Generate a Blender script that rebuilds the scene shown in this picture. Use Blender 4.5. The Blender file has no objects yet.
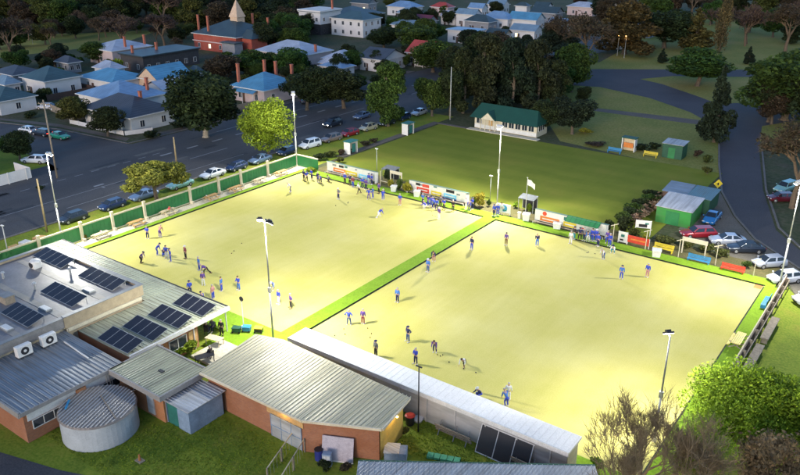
import bpy, bmesh, math, random
import numpy as np
from mathutils import Vector, Matrix, Euler

# ------------------------------------------------------------------ camera, sky, sun, exposure
SC = bpy.context.scene
C = bpy.context.collection
CAMX, CAMY, CAMH = 49.386, -90.954, 40.0
FPX, PXC, PYC = 757.0, 400.0, 237.5
PITCH = math.atan((78 + PYC) / FPX)
YAW = math.atan2(.5905, .8071)
cam_d = bpy.data.cameras.new('camera')
cam = bpy.data.objects.new('camera', cam_d); C.objects.link(cam)
cam_d.lens = FPX / 800 * 36; cam_d.sensor_width = 36; cam_d.clip_end = 9000
cam.location = (CAMX, CAMY, CAMH)
cam.rotation_euler = (math.pi / 2 - PITCH, 0, YAW)
SC.camera = cam

SUN_EL, SUN_AZ = math.radians(15), math.radians(172)      # last glow, low behind the camera
w = bpy.data.worlds.new('World'); SC.world = w; w.use_nodes = True
nt = w.node_tree; nt.nodes.clear()
sky = nt.nodes.new('ShaderNodeTexSky'); sky.sky_type = 'NISHITA'; sky.sun_disc = False
sky.sun_elevation = SUN_EL; sky.sun_rotation = SUN_AZ; sky.ozone_density = 4.0; sky.altitude = 50
bg = nt.nodes.new('ShaderNodeBackground'); bg.inputs[1].default_value = 0.15
wo = nt.nodes.new('ShaderNodeOutputWorld')
nt.links.new(sky.outputs[0], bg.inputs[0]); nt.links.new(bg.outputs[0], wo.inputs[0])
sd = bpy.data.lights.new('sun', 'SUN'); sd.energy = 0.55; sd.angle = math.radians(12); sd.color = (1.0, .74, .58)
sun = bpy.data.objects.new('sun', sd); C.objects.link(sun)
_sv = Vector((math.sin(SUN_AZ) * math.cos(SUN_EL), math.cos(SUN_AZ) * math.cos(SUN_EL), math.sin(SUN_EL)))
sun.rotation_euler = _sv.to_track_quat('Z', 'Y').to_euler(); sun.location = _sv * 300
SC.render.engine = 'CYCLES'
SC.view_settings.view_transform = 'Standard'; SC.view_settings.look = 'None'
SC.view_settings.exposure = 0.92; SC.view_settings.gamma = 1
SC.view_settings.use_curve_mapping = False
FLOOD = 7700.0        # watts per floodlight head

# ------------------------------------------------------------------ pixel -> ground
_A = np.array([.5905, .8071]); _A /= np.linalg.norm(_A); _B = np.array([_A[1], -_A[0]])
_c, _s = math.cos(PITCH), math.sin(PITCH)
def G(px, py, z=0.0):
    vx, vy = px - PXC, -(py - PYC)
    r = (vx, vy * _s + FPX * _c, vy * _c - FPX * _s)
    t = (z - CAMH) / r[2]
    p = np.array([r[0] * t, r[1] * t])
    return float(p @ _B) + CAMX, float(p @ _A) + CAMY
def depth(x, y, z=0):
    d = (x - CAMX) * _B + (y - CAMY) * _A
    return d[1] * _c - (z - CAMH) * _s
def height_for(x, y, ytop):
    lo, hi = 0.0, 60.0
    d = (x - CAMX) * _B + (y - CAMY) * _A
    for _ in range(40):
        m = (lo + hi) / 2; vz = m - CAMH
        dep = d[1] * _c - vz * _s; up = d[1] * _s + vz * _c
        if PYC - FPX * up / dep > ytop: lo = m
        else: hi = m
    return lo

R = math.radians
rnd = random.Random(7)

# ------------------------------------------------------------------ materials
MATS = {}
def new_mat(name):
    m = bpy.data.materials.new(name); m.use_nodes = True
    n = m.node_tree; b = n.nodes['Principled BSDF']
    return m, n, b
def coords(n, scale=1.0):
    tc = n.nodes.new('ShaderNodeTexCoord')
    return tc.outputs['Object']
def geo(n):
    g = n.nodes.new('ShaderNodeNewGeometry'); return g.outputs['Position']
def noise(n, vec, scale, detail=4, rough=.6):
    t = n.nodes.new('ShaderNodeTexNoise'); t.inputs['Scale'].default_value = scale
    t.inputs['Detail'].default_value = detail; t.inputs['Roughness'].default_value = rough
    n.links.new(vec, t.inputs['Vector']); return t.outputs['Fac']
def ramp(n, fac, stops):
    r = n.nodes.new('ShaderNodeValToRGB'); e = r.color_ramp.elements
    while len(e) < len(stops): e.new(.5)
    for i, (p, c) in enumerate(stops):
        e[i].position = p; e[i].color = (*c, 1)
    n.links.new(fac, r.inputs[0]); return r.outputs[0]
def mix(n, fac, a, b, mode='MIX'):
    m = n.nodes.new('ShaderNodeMix'); m.data_type = 'RGBA'; m.blend_type = mode
    if isinstance(fac, (int, float)): m.inputs[0].default_value = fac
    else: n.links.new(fac, m.inputs[0])
    for i, v in ((6, a), (7, b)):
        if isinstance(v, tuple): m.inputs[i].default_value = (*v[:3], 1)
        else: n.links.new(v, m.inputs[i])
    return m.outputs[2]
def bump(n, b, fac, strength=.3, dist=.05):
    u = n.nodes.new('ShaderNodeBump'); u.inputs['Strength'].default_value = strength
    u.inputs['Distance'].default_value = dist
    n.links.new(fac, u.inputs['Height']); n.links.new(u.outputs[0], b.inputs['Normal'])
def mulc(c, k): return tuple(min(1, x * k) for x in c)
def plain(name, col, rough=.6, metal=0, var=.25, scale=1.5, fine=12):
    if name in MATS: return MATS[name]
    m, n, b = new_mat(name); v = coords(n)
    f1 = noise(n, v, scale); f2 = noise(n, v, fine, 2)
    a = ramp(n, f1, [(.3, mulc(col, 1 - var)), (.7, mulc(col, 1 + var * .6))])
    a2 = mix(n, .25, a, ramp(n, f2, [(.35, mulc(col, .6)), (.65, mulc(col, 1.3))]))
    n.links.new(a2, b.inputs['Base Color'])
    b.inputs['Roughness'].default_value = rough; b.inputs['Metallic'].default_value = metal
    MATS[name] = m; return m
def brick(name, c1, c2, mortar, s=1.0):
    if name in MATS: return MATS[name]
    m, n, b = new_mat(name); g = geo(n)
    sep = n.nodes.new('ShaderNodeSeparateXYZ'); n.links.new(g, sep.inputs[0])
    ad = n.nodes.new('ShaderNodeMath'); ad.operation = 'ADD'
    n.links.new(sep.outputs[0], ad.inputs[0]); n.links.new(sep.outputs[1], ad.inputs[1])
    cb = n.nodes.new('ShaderNodeCombineXYZ'); n.links.new(ad.outputs[0], cb.inputs[0]); n.links.new(sep.outputs[2], cb.inputs[1])
    t = n.nodes.new('ShaderNodeTexBrick'); n.links.new(cb.outputs[0], t.inputs['Vector'])
    t.inputs['Color1'].default_value = (*c1, 1); t.inputs['Color2'].default_value = (*c2, 1); t.inputs['Mortar'].default_value = (*mortar, 1)
    t.inputs['Scale'].default_value = s; t.inputs['Brick Width'].default_value = .24; t.inputs['Row Height'].default_value = .086
    t.inputs['Mortar Size'].default_value = .012
    o = mix(n, ramp(n, noise(n, g, .6), [(.35, (0, 0, 0)), (.7, (.6, .6, .6))]), t.outputs[0], mulc(c1, .55))
    n.links.new(o, b.inputs['Base Color']); b.inputs['Roughness'].default_value = .9
    MATS[name] = m; return m
def sheet(name, col, axis='X', pitch=.2, rough=.45, metal=.1, var=.2, stain=(.12, .1, .08)):
    """ribbed roofing steel, ribs run along `axis`"""
    if name in MATS: return MATS[name]
    m, n, b = new_mat(name); g = geo(n)
    wv = n.nodes.new('ShaderNodeTexWave'); wv.bands_direction = 'Y' if axis == 'X' else 'X'
    wv.inputs['Scale'].default_value = .314 / pitch; n.links.new(g, wv.inputs[0])
    f1 = noise(n, g, .35); mp = n.nodes.new('ShaderNodeMapping')
    mp.inputs['Scale'].default_value = (.15, 2.5, 1) if axis == 'X' else (2.5, .15, 1)
    n.links.new(g, mp.inputs[0]); f2 = noise(n, mp.outputs[0], 1.2)
    a = ramp(n, f1, [(.3, mulc(col, 1 - var)), (.7, mulc(col, 1 + var * .5))])
    a = mix(n, ramp(n, f2, [(.42, (0, 0, 0)), (.75, (.65, .65, .65))]), a, stain)
    a = mix(n, ramp(n, wv.outputs[1], [(.0, (.35, .35, .35)), (.3, (0, 0, 0))]), a, mulc(col, .35))
    n.links.new(a, b.inputs['Base Color']); bump(n, b, wv.outputs[1], .5, .03)
    b.inputs['Roughness'].default_value = rough; b.inputs['Metallic'].default_value = metal
    MATS[name] = m; return m
def emit(name, col, s):
    if name in MATS: return MATS[name]
    m, n, b = new_mat(name)
    b.inputs['Base Color'].default_value = (*col, 1); b.inputs['Emission Color'].default_value = (*col, 1)
    b.inputs['Emission Strength'].default_value = s; MATS[name] = m; return m
def leafm(name, col, var=.45, trans=.25):
    if name in MATS: return MATS[name]
    m, n, b = new_mat(name)
    g = n.nodes.new('ShaderNodeNewGeometry'); oi = n.nodes.new('ShaderNodeObjectInfo')
    a = ramp(n, g.outputs['Random Per Island'], [(0, mulc(col, 1 - var)), (.6, col), (1, mulc((col[0] * 1.25, col[1] * 1.1, col[2]), 1 + var))])
    a = mix(n, .8, a, ramp(n, noise(n, coords(n), .45, 3), [(.35, (.55, .55, .55)), (.65, (1.5, 1.5, 1.3))]), 'MULTIPLY')
    hs = n.nodes.new('ShaderNodeHueSaturation'); n.links.new(a, hs.inputs['Color'])
    mr = n.nodes.new('ShaderNodeMapRange'); mr.inputs[3].default_value = .475; mr.inputs[4].default_value = .525
    n.links.new(oi.outputs['Random'], mr.inputs[0]); n.links.new(mr.outputs[0], hs.inputs['Hue'])
    n.links.new(hs.outputs[0], b.inputs['Base Color']); b.inputs['Roughness'].default_value = .75
    b.inputs['Specular IOR Level'].default_value = .2
    tr = n.nodes.new('ShaderNodeBsdfTranslucent'); n.links.new(hs.outputs[0], tr.inputs[0])
    ms = n.nodes.new('ShaderNodeMixShader'); ms.inputs[0].default_value = trans
    out = n.nodes['Material Output']
    n.links.new(b.outputs[0], ms.inputs[1]); n.links.new(tr.outputs[0], ms.inputs[2]); n.links.new(ms.outputs[0], out.inputs[0])
    MATS[name] = m; return m
def ground_mat(name, stops, scale=.12, fine=3.0, rough=.95, mask=.35, stretch=None):
    m, n, b = new_mat(name); g = geo(n)
    if stretch:
        mp = n.nodes.new('ShaderNodeMapping'); mp.inputs['Scale'].default_value = stretch; n.links.new(g, mp.inputs[0]); gg = mp.outputs[0]
    else: gg = g
    a = ramp(n, noise(n, gg, scale, 6, .65), stops)
    f = noise(n, g, fine, 3)
    a = mix(n, mask, a, ramp(n, f, [(.3, mulc(stops[0][1], .6)), (.7, mulc(stops[-1][1], 1.35))]))
    n.links.new(a, b.inputs['Base Color']); b.inputs['Roughness'].default_value = rough
    b.inputs['Specular IOR Level'].default_value = .25
    bump(n, b, f, .4, .05)
    MATS[name] = m; return m

ground_mat('yard_grass', [(.3, (.085, .15, .01)), (.5, (.15, .23, .015)), (.72, (.24, .21, .035))], .25, 4)
ground_mat('park_grass', [(.3, (.10, .15, .02)), (.5, (.19, .20, .04)), (.75, (.30, .24, .08))], .06, 2)
ground_mat('lime_lawn', [(.3, (.15, .27, .012)), (.7, (.22, .36, .02))], .5, 5)
ground_mat('earth', [(.3, (.02, .04, .012)), (.5, (.045, .065, .018)), (.62, (.08, .07, .035)), (.8, (.12, .10, .08))], .09, 1.4)
ground_mat('garden_soil', [(.3, (.05, .07, .02)), (.55, (.1, .09, .03)), (.75, (.2, .15, .08))], .9, 6)
ground_mat('asphalt', [(.3, (.042, .042, .046)), (.5, (.066, .066, .07)), (.7, (.10, .097, .098))], .12, 6, .8, stretch=(1.0, .22, 1))
ground_mat('asphalt_park', [(.3, (.05, .05, .058)), (.7, (.08, .078, .088))], .1, 5, .8)
ground_mat('gravel', [(.3, (.1, .09, .075)), (.7, (.17, .155, .13))], .25, 5)
ground_mat('concrete', [(.3, (.4, .36, .27)), (.7, (.6, .55, .43))], .8, 6, .85)
ground_mat('kerb_stone', [(.3, (.10, .095, .09)), (.7, (.18, .17, .16))], .5, 5)
ground_mat('footway', [(.3, (.09, .08, .07)), (.7, (.15, .13, .11))], .3, 4)
plain('ditch', (.02, .03, .012), .9)
plain('road_paint', (.26, .26, .27), .7, var=.35, scale=3)
plain('clay', (.45, .17, .05), .9)

def turf(name, stops, stripe, amt):
    m, n, b = new_mat(name); g = geo(n)
    a = ramp(n, noise(n, g, .09, 6, .6), stops)
    wv = n.nodes.new('ShaderNodeTexWave'); wv.bands_direction = stripe; wv.inputs['Scale'].default_value = .065
    wv.inputs['Distortion'].default_value = 1.2; wv.inputs['Detail'].default_value = 2
    n.links.new(g, wv.inputs[0])
    a = mix(n, amt, a, ramp(n, wv.outputs[1], [(.3, mulc(stops[0][1], .75)), (.7, mulc(stops[-1][1], 1.15))]))
    mp = n.nodes.new('ShaderNodeMapping'); mp.inputs['Scale'].default_value = (1.5, .1, 1); n.links.new(g, mp.inputs[0])
    a = mix(n, .07, a, ramp(n, noise(n, mp.outputs[0], 1.0, 5), [(.3, mulc(stops[0][1], .6)), (.7, mulc(stops[-1][1], 1.3))]))
    f = noise(n, g, 9, 2)
    a = mix(n, .16, a, ramp(n, f, [(.3, mulc(stops[0][1], .6)), (.7, mulc(stops[-1][1], 1.4))]))
    n.links.new(a, b.inputs['Base Color']); b.inputs['Roughness'].default_value = .95; b.inputs['Specular IOR Level'].default_value = .1
    MATS[name] = m
turf('synthetic_turf', [(.32, (.47, .43, .09)), (.5, (.55, .49, .145)), (.68, (.61, .55, .21))], 'X', .05)
turf('natural_turf', [(.3, (.12, .16, .018)), (.5, (.165, .20, .024)), (.7, (.22, .21, .035))], 'Y', .12)

# ------------------------------------------------------------------ mesh builder
class MB:
    def __init__(s): s.v = []; s.f = []; s.m = []; s.mi = 0
    def add(s, vs, fs, T=None):
        o = len(s.v)
        if T is not None: vs = [tuple(T @ Vector(p)) for p in vs]
        s.v += [tuple(p) for p in vs]; s.f += [tuple(i + o for i in f) for f in fs]; s.m += [s.mi] * len(fs)
        return s
    def box(s, x0, x1, y0, y1, z0, z1, T=None):
        v = [(x0, y0, z0), (x1, y0, z0), (x1, y1, z0), (x0, y1, z0), (x0, y0, z1), (x1, y0, z1), (x1, y1, z1), (x0, y1, z1)]
        return s.add(v, [(0, 3, 2, 1), (4, 5, 6, 7), (0, 1, 5, 4), (1, 2, 6, 5), (2, 3, 7, 6), (3, 0, 4, 7)], T)
    def prism(s, pts, z0, z1, T=None):
        n = len(pts)
        area = sum(pts[i][0] * pts[(i + 1) % n][1] - pts[(i + 1) % n][0] * pts[i][1] for i in range(n))
        if area < 0: pts = pts[::-1]
        v = [(x, y, z0) for x, y in pts] + [(x, y, z1) for x, y in pts]
        f = [tuple(range(n - 1, -1, -1)), tuple(range(n, 2 * n))] + [(i, (i + 1) % n, n + (i + 1) % n, n + i) for i in range(n)]
        return s.add(v, f, T)
    def tube(s, p, q, r0, r1=None, n=8, cap=True):
        if r1 is None: r1 = r0
        p = Vector(p); q = Vector(q); d = (q - p)
        if d.length < 1e-6: return s
        d.normalize(); a = d.orthogonal().normalized(); b = d.cross(a)
        v = []
        for c, r in ((p, r0), (q, r1)):
            for i in range(n):
                t = 2 * math.pi * i / n; v.append(c + a * math.cos(t) * r + b * math.sin(t) * r)
        f = [(i, (i + 1) % n, n + (i + 1) % n, n + i) for i in range(n)]
        if cap: f += [tuple(range(n - 1, -1, -1)), tuple(range(n, 2 * n))]
        return s.add(v, f)
    def bar(s, p, q, w, h=None):
        """square bar between two points"""
        h = h or w; p = Vector(p); q = Vector(q); d = (q - p).normalized()
        up = Vector((0, 0, 1)) if abs(d.z) < .95 else Vector((1, 0, 0))
        a = d.cross(up).normalized() * w / 2; b = a.cross(d).normalized() * h / 2
        v = [p - a - b, p + a - b, p + a + b, p - a + b, q - a - b, q + a - b, q + a + b, q - a + b]
        return s.add(v, [(0, 3, 2, 1), (4, 5, 6, 7), (0, 1, 5, 4), (1, 2, 6, 5), (2, 3, 7, 6), (3, 0, 4, 7)])
    def ball(s, c, r, n=8, m=6, sc=(1, 1, 1)):
        v = []; f = []
        for j in range(m + 1):
            ph = math.pi * j / m
            for i in range(n):
                t = 2 * math.pi * i / n
                v.append((c[0] + r * sc[0] * math.sin(ph) * math.cos(t), c[1] + r * sc[1] * math.sin(ph) * math.sin(t), c[2] + r * sc[2] * math.cos(ph)))
        for j in range(m):
            for i in range(n): f.append((j * n + i, (j + 1) * n + i, (j + 1) * n + (i + 1) % n, j * n + (i + 1) % n))
        return s.add(v, f)
    def quad(s, a, b, c, d): return s.add([a, b, c, d], [(0, 1, 2, 3)])
    def build(s, name, mats, parent=None, smooth=False, loc=None, rotz=0, bevel=0):
        me = bpy.data.meshes.new(name); me.from_pydata([tuple(p) for p in s.v], [], s.f)
        if not isinstance(mats, (list, tuple)): mats = [mats]
        for m in mats: me.materials.append(MATS[m] if isinstance(m, str) else m)
        if len(mats) > 1: me.polygons.foreach_set('material_index', s.m)
        if smooth: me.polygons.foreach_set('use_smooth', [True] * len(s.f))
        me.update()
        o = bpy.data.objects.new(name, me); C.objects.link(o)
        if loc is not None: o.location = loc
        if rotz: o.rotation_euler = (0, 0, rotz)
        if parent: o.parent = parent
        if bevel:
            b = o.modifiers.new('bevel', 'BEVEL'); b.width = bevel; b.segments = 2; b.limit_method = 'ANGLE'; b.angle_limit = R(40)
        return o
def tag(o, label=None, cat=None, group=None, kind=None):
    if label: o['label'] = label
    if cat: o['category'] = cat
    if group: o['group'] = group
    if kind: o['kind'] = kind
    return o
def thing(name, label, cat, loc=(0, 0, 0), rotz=0, group=None):
    o = bpy.data.objects.new(name, None); C.objects.link(o); o.empty_display_size = .3
    o.location = loc; o.rotation_euler = (0, 0, rotz)
    return tag(o, label, cat, group)
KIDS = {}
def copy_tree(o, parent=None):
    c = o.copy(); C.objects.link(c); c.parent = parent
    for ch in [x for x in o.children]: copy_tree(ch, c)
    return c
def flat(name, pts, z, m, kind='structure'):
    n = len(pts)
    ar = sum(pts[i][0] * pts[(i + 1) % n][1] - pts[(i + 1) % n][0] * pts[i][1] for i in range(n))
    if ar < 0: pts = pts[::-1]
    b = MB(); b.add([(x, y, z) for x, y in pts], [tuple(range(n))])
    bm = bmesh.new(); o = b.build(name, m); bm.from_mesh(o.data); bmesh.ops.triangulate(bm, faces=bm.faces); bm.to_mesh(o.data); bm.free()
    return tag(o, kind=kind)
def rect(x0, x1, y0, y1): return [(x0, y0), (x1, y0), (x1, y1), (x0, y1)]

# ================================================================== SETTING
flat('ground', rect(-2500, 1500, -400, 3500), -.03, 'earth')
flat('park_lawn', [G(*p) for p in [(552, 70), (600, 62), (640, 40), (600, 20), (660, 12), (900, 12), (900, 130), (762, 140), (716, 178), (690, 168), (640, 159), (560, 141), (540, 110)]], -.024, 'park_grass')
flat('park_lawn', [G(*p) for p in [(-40, 62), (120, 44), (160, 30), (60, 34), (-40, 38)]], -.024, 'park_grass')
flat('verge_lawn', rect(-50.5, -38.9, -60, 50), -.022, 'yard_grass')
flat('verge_lawn', [G(*p) for p in [(-60, 180), (-60, 140), (20, 128), (10, 145), (48, 165), (75, 180), (40, 184), (-60, 205)]], -.021, 'yard_grass')
flat('yard', rect(-60, 37, -75, -42), -.02, 'yard_grass')
flat('right_lawn', [(38.8, 1.5), (41, -2), (70, -20), (70, -70), (36.7, -70), (36.7, -41.5), (38.8, -30)], -.018, 'yard_grass')
# streets
flat('street', [(-77.5, -90), (-51.3, -90), (-50.8, -40), (-50.6, 6), (-49.6, 22), (-48.6, 45), (-47.5, 90), (-48, 190), (-72, 190), (-77.5, 90)], -.012, 'asphalt')
flat('side_street', [G(*p) for p in [(128, 144), (60, 130), (0, 123), (-60, 116), (-60, 136), (0, 142), (42, 158), (78, 182)]] + [(-74, -25), (-74, -4)], -.008, 'asphalt')
def kerb(name, pts, w=.35, h=.12, m='kerb_stone'):
    b = MB()
    for i in range(len(pts) - 1):
        p, q = Vector((*pts[i], h / 2)), Vector((*pts[i + 1], h / 2)); b.bar(p, q, w, h)
    return tag(b.build(name, m), kind='structure')
kerb('kerb', [(-51, -90), (-50.7, -40), (-50.4, 6), (-49.4, 22), (-48.4, 45), (-47.3, 90)])
kerb('kerb', [(-78, 0), (-77.8, 40), (-77.6, 90)])
kerb('kerb', [(-78, 0)] + [G(*p) for p in [(128, 143.5), (60, 129.5), (0, 122.5), (-50, 116)]])
flat('footpath', [(-80.5, 2), (-78.4, 2), (-77.9, 90), (-80, 90)], -.006, 'footway')
flat('footpath', [G(*p) for p in [(126, 141), (60, 127), (0, 120), (0, 118), (60, 124), (130, 138)]], -.005, 'footway')
# painted lines on the street
b = MB()
for x, y0, y1 in [(-59.4, -60, -18), (-54.8, -34, 2)]:
    b.box(x - .06, x + .06, y0, y1, -.009, -.006)
for i in range(9): b.box(-68.1, -67.95, -34 + i * 3.2, -32.4 + i * 3.2, -.009, -.006)
for i in range(14): b.box(-66.6, -66.1, -8 + i * 6.2, -5.4 + i * 6.2, -.009, -.006)
for i in range(8): b.box(-60.5, -60.3, -6 + i * 14, 3 + i * 14, -.009, -.006)
b.box(-71.5, -71.3, 10, 70, -.009, -.006)
b.box(-60.8, -60.3, -25.6, -23.8, -.009, -.006); b.box(-59.6, -58.7, -25, -24.7, -.009, -.006)
tag(b.build('road_markings', 'road_paint'), kind='structure')
plain('tar_patch', (.028, .028, .032), .75, var=.3); plain('tar_pale', (.10, .098, .095), .85, var=.3)
_r = random.Random(3)
for m_, n_, zz_ in (('tar_patch', 26, -.0105), ('tar_pale', 12, -.0098)):
    b = MB()
    for i in range(n_):
        x, y = _r.uniform(-76, -53), _r.uniform(-50, 80); l_, w_ = _r.uniform(1, 7), _r.uniform(.4, 1.6); b.box(x, x + w_, y, y + l_, zz_ - .001, zz_)
    tag(b.build('road_patches', m_), kind='structure')
b = MB()
for i in range(26):
    x, y = _r.uniform(-76, -53), _r.uniform(-50, 70); a = Vector((x, y, -.0085)); d = _r.uniform(1.2, 1.9)
    for k in range(7): c_ = a + Vector((math.cos(d) * 1.3, math.sin(d) * 1.3, 0)); d += _r.uniform(-.5, .5); b.bar(a, c_, .05, .002); a = c_
tag(b.build('road_cracks', 'tar_patch'), kind='structure')
# park roads
rl = [G(*p) for p in [(800, 269), (755, 239), (735, 216), (722, 192), (719, 165), (719, 140), (712, 124), (690, 112), (650, 98), (600, 87), (540, 83)]]
rr = [G(*p) for p in [(540, 70), (600, 69), (700, 69.5), (860, 70), (860, 76), (760, 77), (672, 76), (640, 79), (662, 84), (700, 97), (718, 104), (735, 103), (860, 103), (860, 113), (800, 120), (762, 126), (759, 150), (763, 190), (776, 230), (800, 250), (860, 300), (900, 420)]]
flat('park_road', rl + rr + [G(900, 460)], -.010, 'asphalt_park')
kerb('kerb', rl[:7], .3, .1); kerb('kerb', [G(*p) for p in [(762, 150), (766, 190), (779, 228), (803, 250), (860, 298)]], .3, .1)
flat('park_path', [G(*p) for p in [(588, 107), (640, 113), (700, 120), (716, 124), (716, 127), (695, 124), (640, 117), (588, 110)]], -.014, 'footway')
flat('road_island', [G(*p) for p in [(652, 79), (700, 77.5), (755, 79), (748, 99), (722, 100), (700, 93), (665, 84)]], -.007, 'park_grass')
flat('car_park', [(22.5, 12.5), (24, 22), (22.6, 30)] + [(x - .3, y) for x, y in rl[:4][::-1]] + [(47, -4), (41.5, -3.5), (38.9, 2.2), (35, 5.2), (30, 6.2)], -.013, 'gravel')
# greens
flat('bowling_green', rect(-38.3, -1.9, -42.1, 0), .004, 'synthetic_turf')
flat('bowling_green', rect(0, 36.7, -42.1, 0), .004, 'synthetic_turf')
flat('lawn_green', rect(-37.8, 20.6, 6.6, 42.5), .0, 'natural_turf')
b = MB()
b.box(-38.35, -38.3, 8, 43.5, -.02, .05); b.box(-38.5, -16, 42.6, 43.6, -.02, .06)
b.box(-39.9, -38.4, 10.8, 43.6, -.02, .035)
tag(b.build('edging_path', 'footway'), kind='structure')
BZ = .15
b = MB()
b.box(-1.9, 0, -42.1, 0, -.1, BZ)
b.box(-39.2, 37.7, 0, 2.0, -.1, BZ)
b.box(36.7, 38.4, -42.1, 0, -.1, BZ)
b.box(-39.2, -38.3, -45.5, 0, -.1, BZ)
b.box(-38.3, 3.2, -45.5, -42.1, -.1, BZ)
b.box(3.2, 38.4, -43.3, -42.1, -.1, BZ - .1)
b.box(-6.6, 1.6, -48.5, -45.5, -.1, .2)
o = b.build('green_surround', 'lime_lawn'); tag(o, kind='structure')
b = MB()   # dark rubber lined ditches, a low plinth along each bank
for x0, x1, y0, y1 in [(-38.14, -1.9, -.16, -.003), (0.16, 36.5, -.16, -.003), (-38.297, -38.14, -42.1, -.003), (.003, .16, -42.1, -.003), (36.5, 36.697, -42.1, -.16)]:
    b.box(x0, x1, y0, y1, .0, .012)
for x0, x1, y0, y1 in [(-38.29, -1.9, -.03, -.002), (.01, 36.69, -.03, -.002), (-38.298, -38.27, -42.1, -.03), (.002, .03, -42.1, -.03)]:
    b.box(x0, x1, y0, y1, .012, BZ - .01)
tag(b.build('ditch', 'ditch'), kind='structure')
b = MB(); b.box(35.6, 36.45, -1.2, -.2, .004, .02); tag(b.build('clay_patch', 'clay'), kind='structure')
b = MB(); b.box(-41.0, -39.2, -52, .5, -.1, .1); b.box(-43, -41, -52, -47.5, -.1, .08)
tag(b.build('terrace_path', 'concrete'), kind='structure')
flat('garden_bed', rect(-37.6, 38.5, 2.0, 6.6), .005, 'garden_soil')
b = MB(); b.box(-41.0, -38.9, .6, 2.4, -.1, .14); tag(b.build('terrace_path', 'concrete'), kind='structure')
b = MB(); b.box(-5.8, 1.0, -50.8, -46.8, -.1, .22); tag(b.build('patio', 'concrete'), kind='structure')
flat('driveway', [G(*p) for p in [(-60, 440), (0, 452), (60, 470), (90, 476), (150, 520), (-60, 560)]], -.012, 'asphalt')

# ------------------------------------------------------------------ common materials
plain('white_paint', (.62, .61, .58), .5, var=.15)
plain('cream_paint', (.55, .49, .36), .6, var=.18)
plain('cream_render', (.50, .45, .32), .75, var=.2, scale=.6)
plain('galvanised', (.42, .43, .42), .4, .5, var=.2)
plain('dark_metal', (.03, .03, .035), .5, .3)
plain('pole_white', (.42, .42, .39), .4, .1, var=.12)
plain('timber_pole', (.30, .23, .12), .85, var=.3, scale=3)
plain('timber_grey', (.24, .20, .15), .9, var=.35, scale=3)
plain('timber_honey', (.50, .30, .12), .7, var=.3, scale=4)
plain('timber_pale', (.55, .46, .30), .75, var=.3, scale=4)
plain('green_paint', (.015, .16, .045), .55, var=.25, scale=.8)
plain('dark_green_paint', (.01, .07, .035), .6, var=.25)
plain('teal_paint', (.02, .14, .12), .6)
plain('yellow_paint', (.62, .48, .03), .5); plain('blue_paint', (.03, .22, .42), .5); plain('red_paint', (.55, .045, .02), .5)
plain('orange_paint', (.6, .18, .03), .5); plain('sky_blue_paint', (.18, .5, .7), .5); plain('black_paint', (.012, .012, .015), .5)
plain('navy_paint', (.02, .03, .2), .5); plain('pink_paint', (.6, .2, .25), .5)
plain('grey_metal', (.2, .21, .22), .5, .2); plain('shade_cloth', (.12, .13, .14), .9)
plain('bark', (.11, .085, .06), .95, var=.4, scale=3); plain('pale_bark', (.30, .26, .20), .9, var=.3, scale=2)
plain('twig', (.13, .09, .055), .95, var=.4, scale=4); plain('rubber', (.015, .015, .016), .8)
plain('dry_plant', (.28, .2, .12), .95, var=.4, scale=3); plain('brown_panel', (.09, .05, .035), .7)
def glassm(name, col, rough=.08):
    m, n, b = new_mat(name); b.inputs['Base Color'].default_value = (*col, 1); b.inputs['Roughness'].default_value = rough
    b.inputs['Specular IOR Level'].default_value = .8; MATS[name] = m
glassm('window_glass', (.02, .028, .04)); glassm('car_glass', (.012, .016, .022), .05)
emit('lamp_white', (1, .98, .9), 14); emit('lamp_amber', (1, .55, .18), 9); emit('head_lamp', (1, .95, .85), 7); emit('tail_lamp', (1, .06, .03), 2.0)
emit('lit_window', (1, .82, .4), 1.6)

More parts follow.
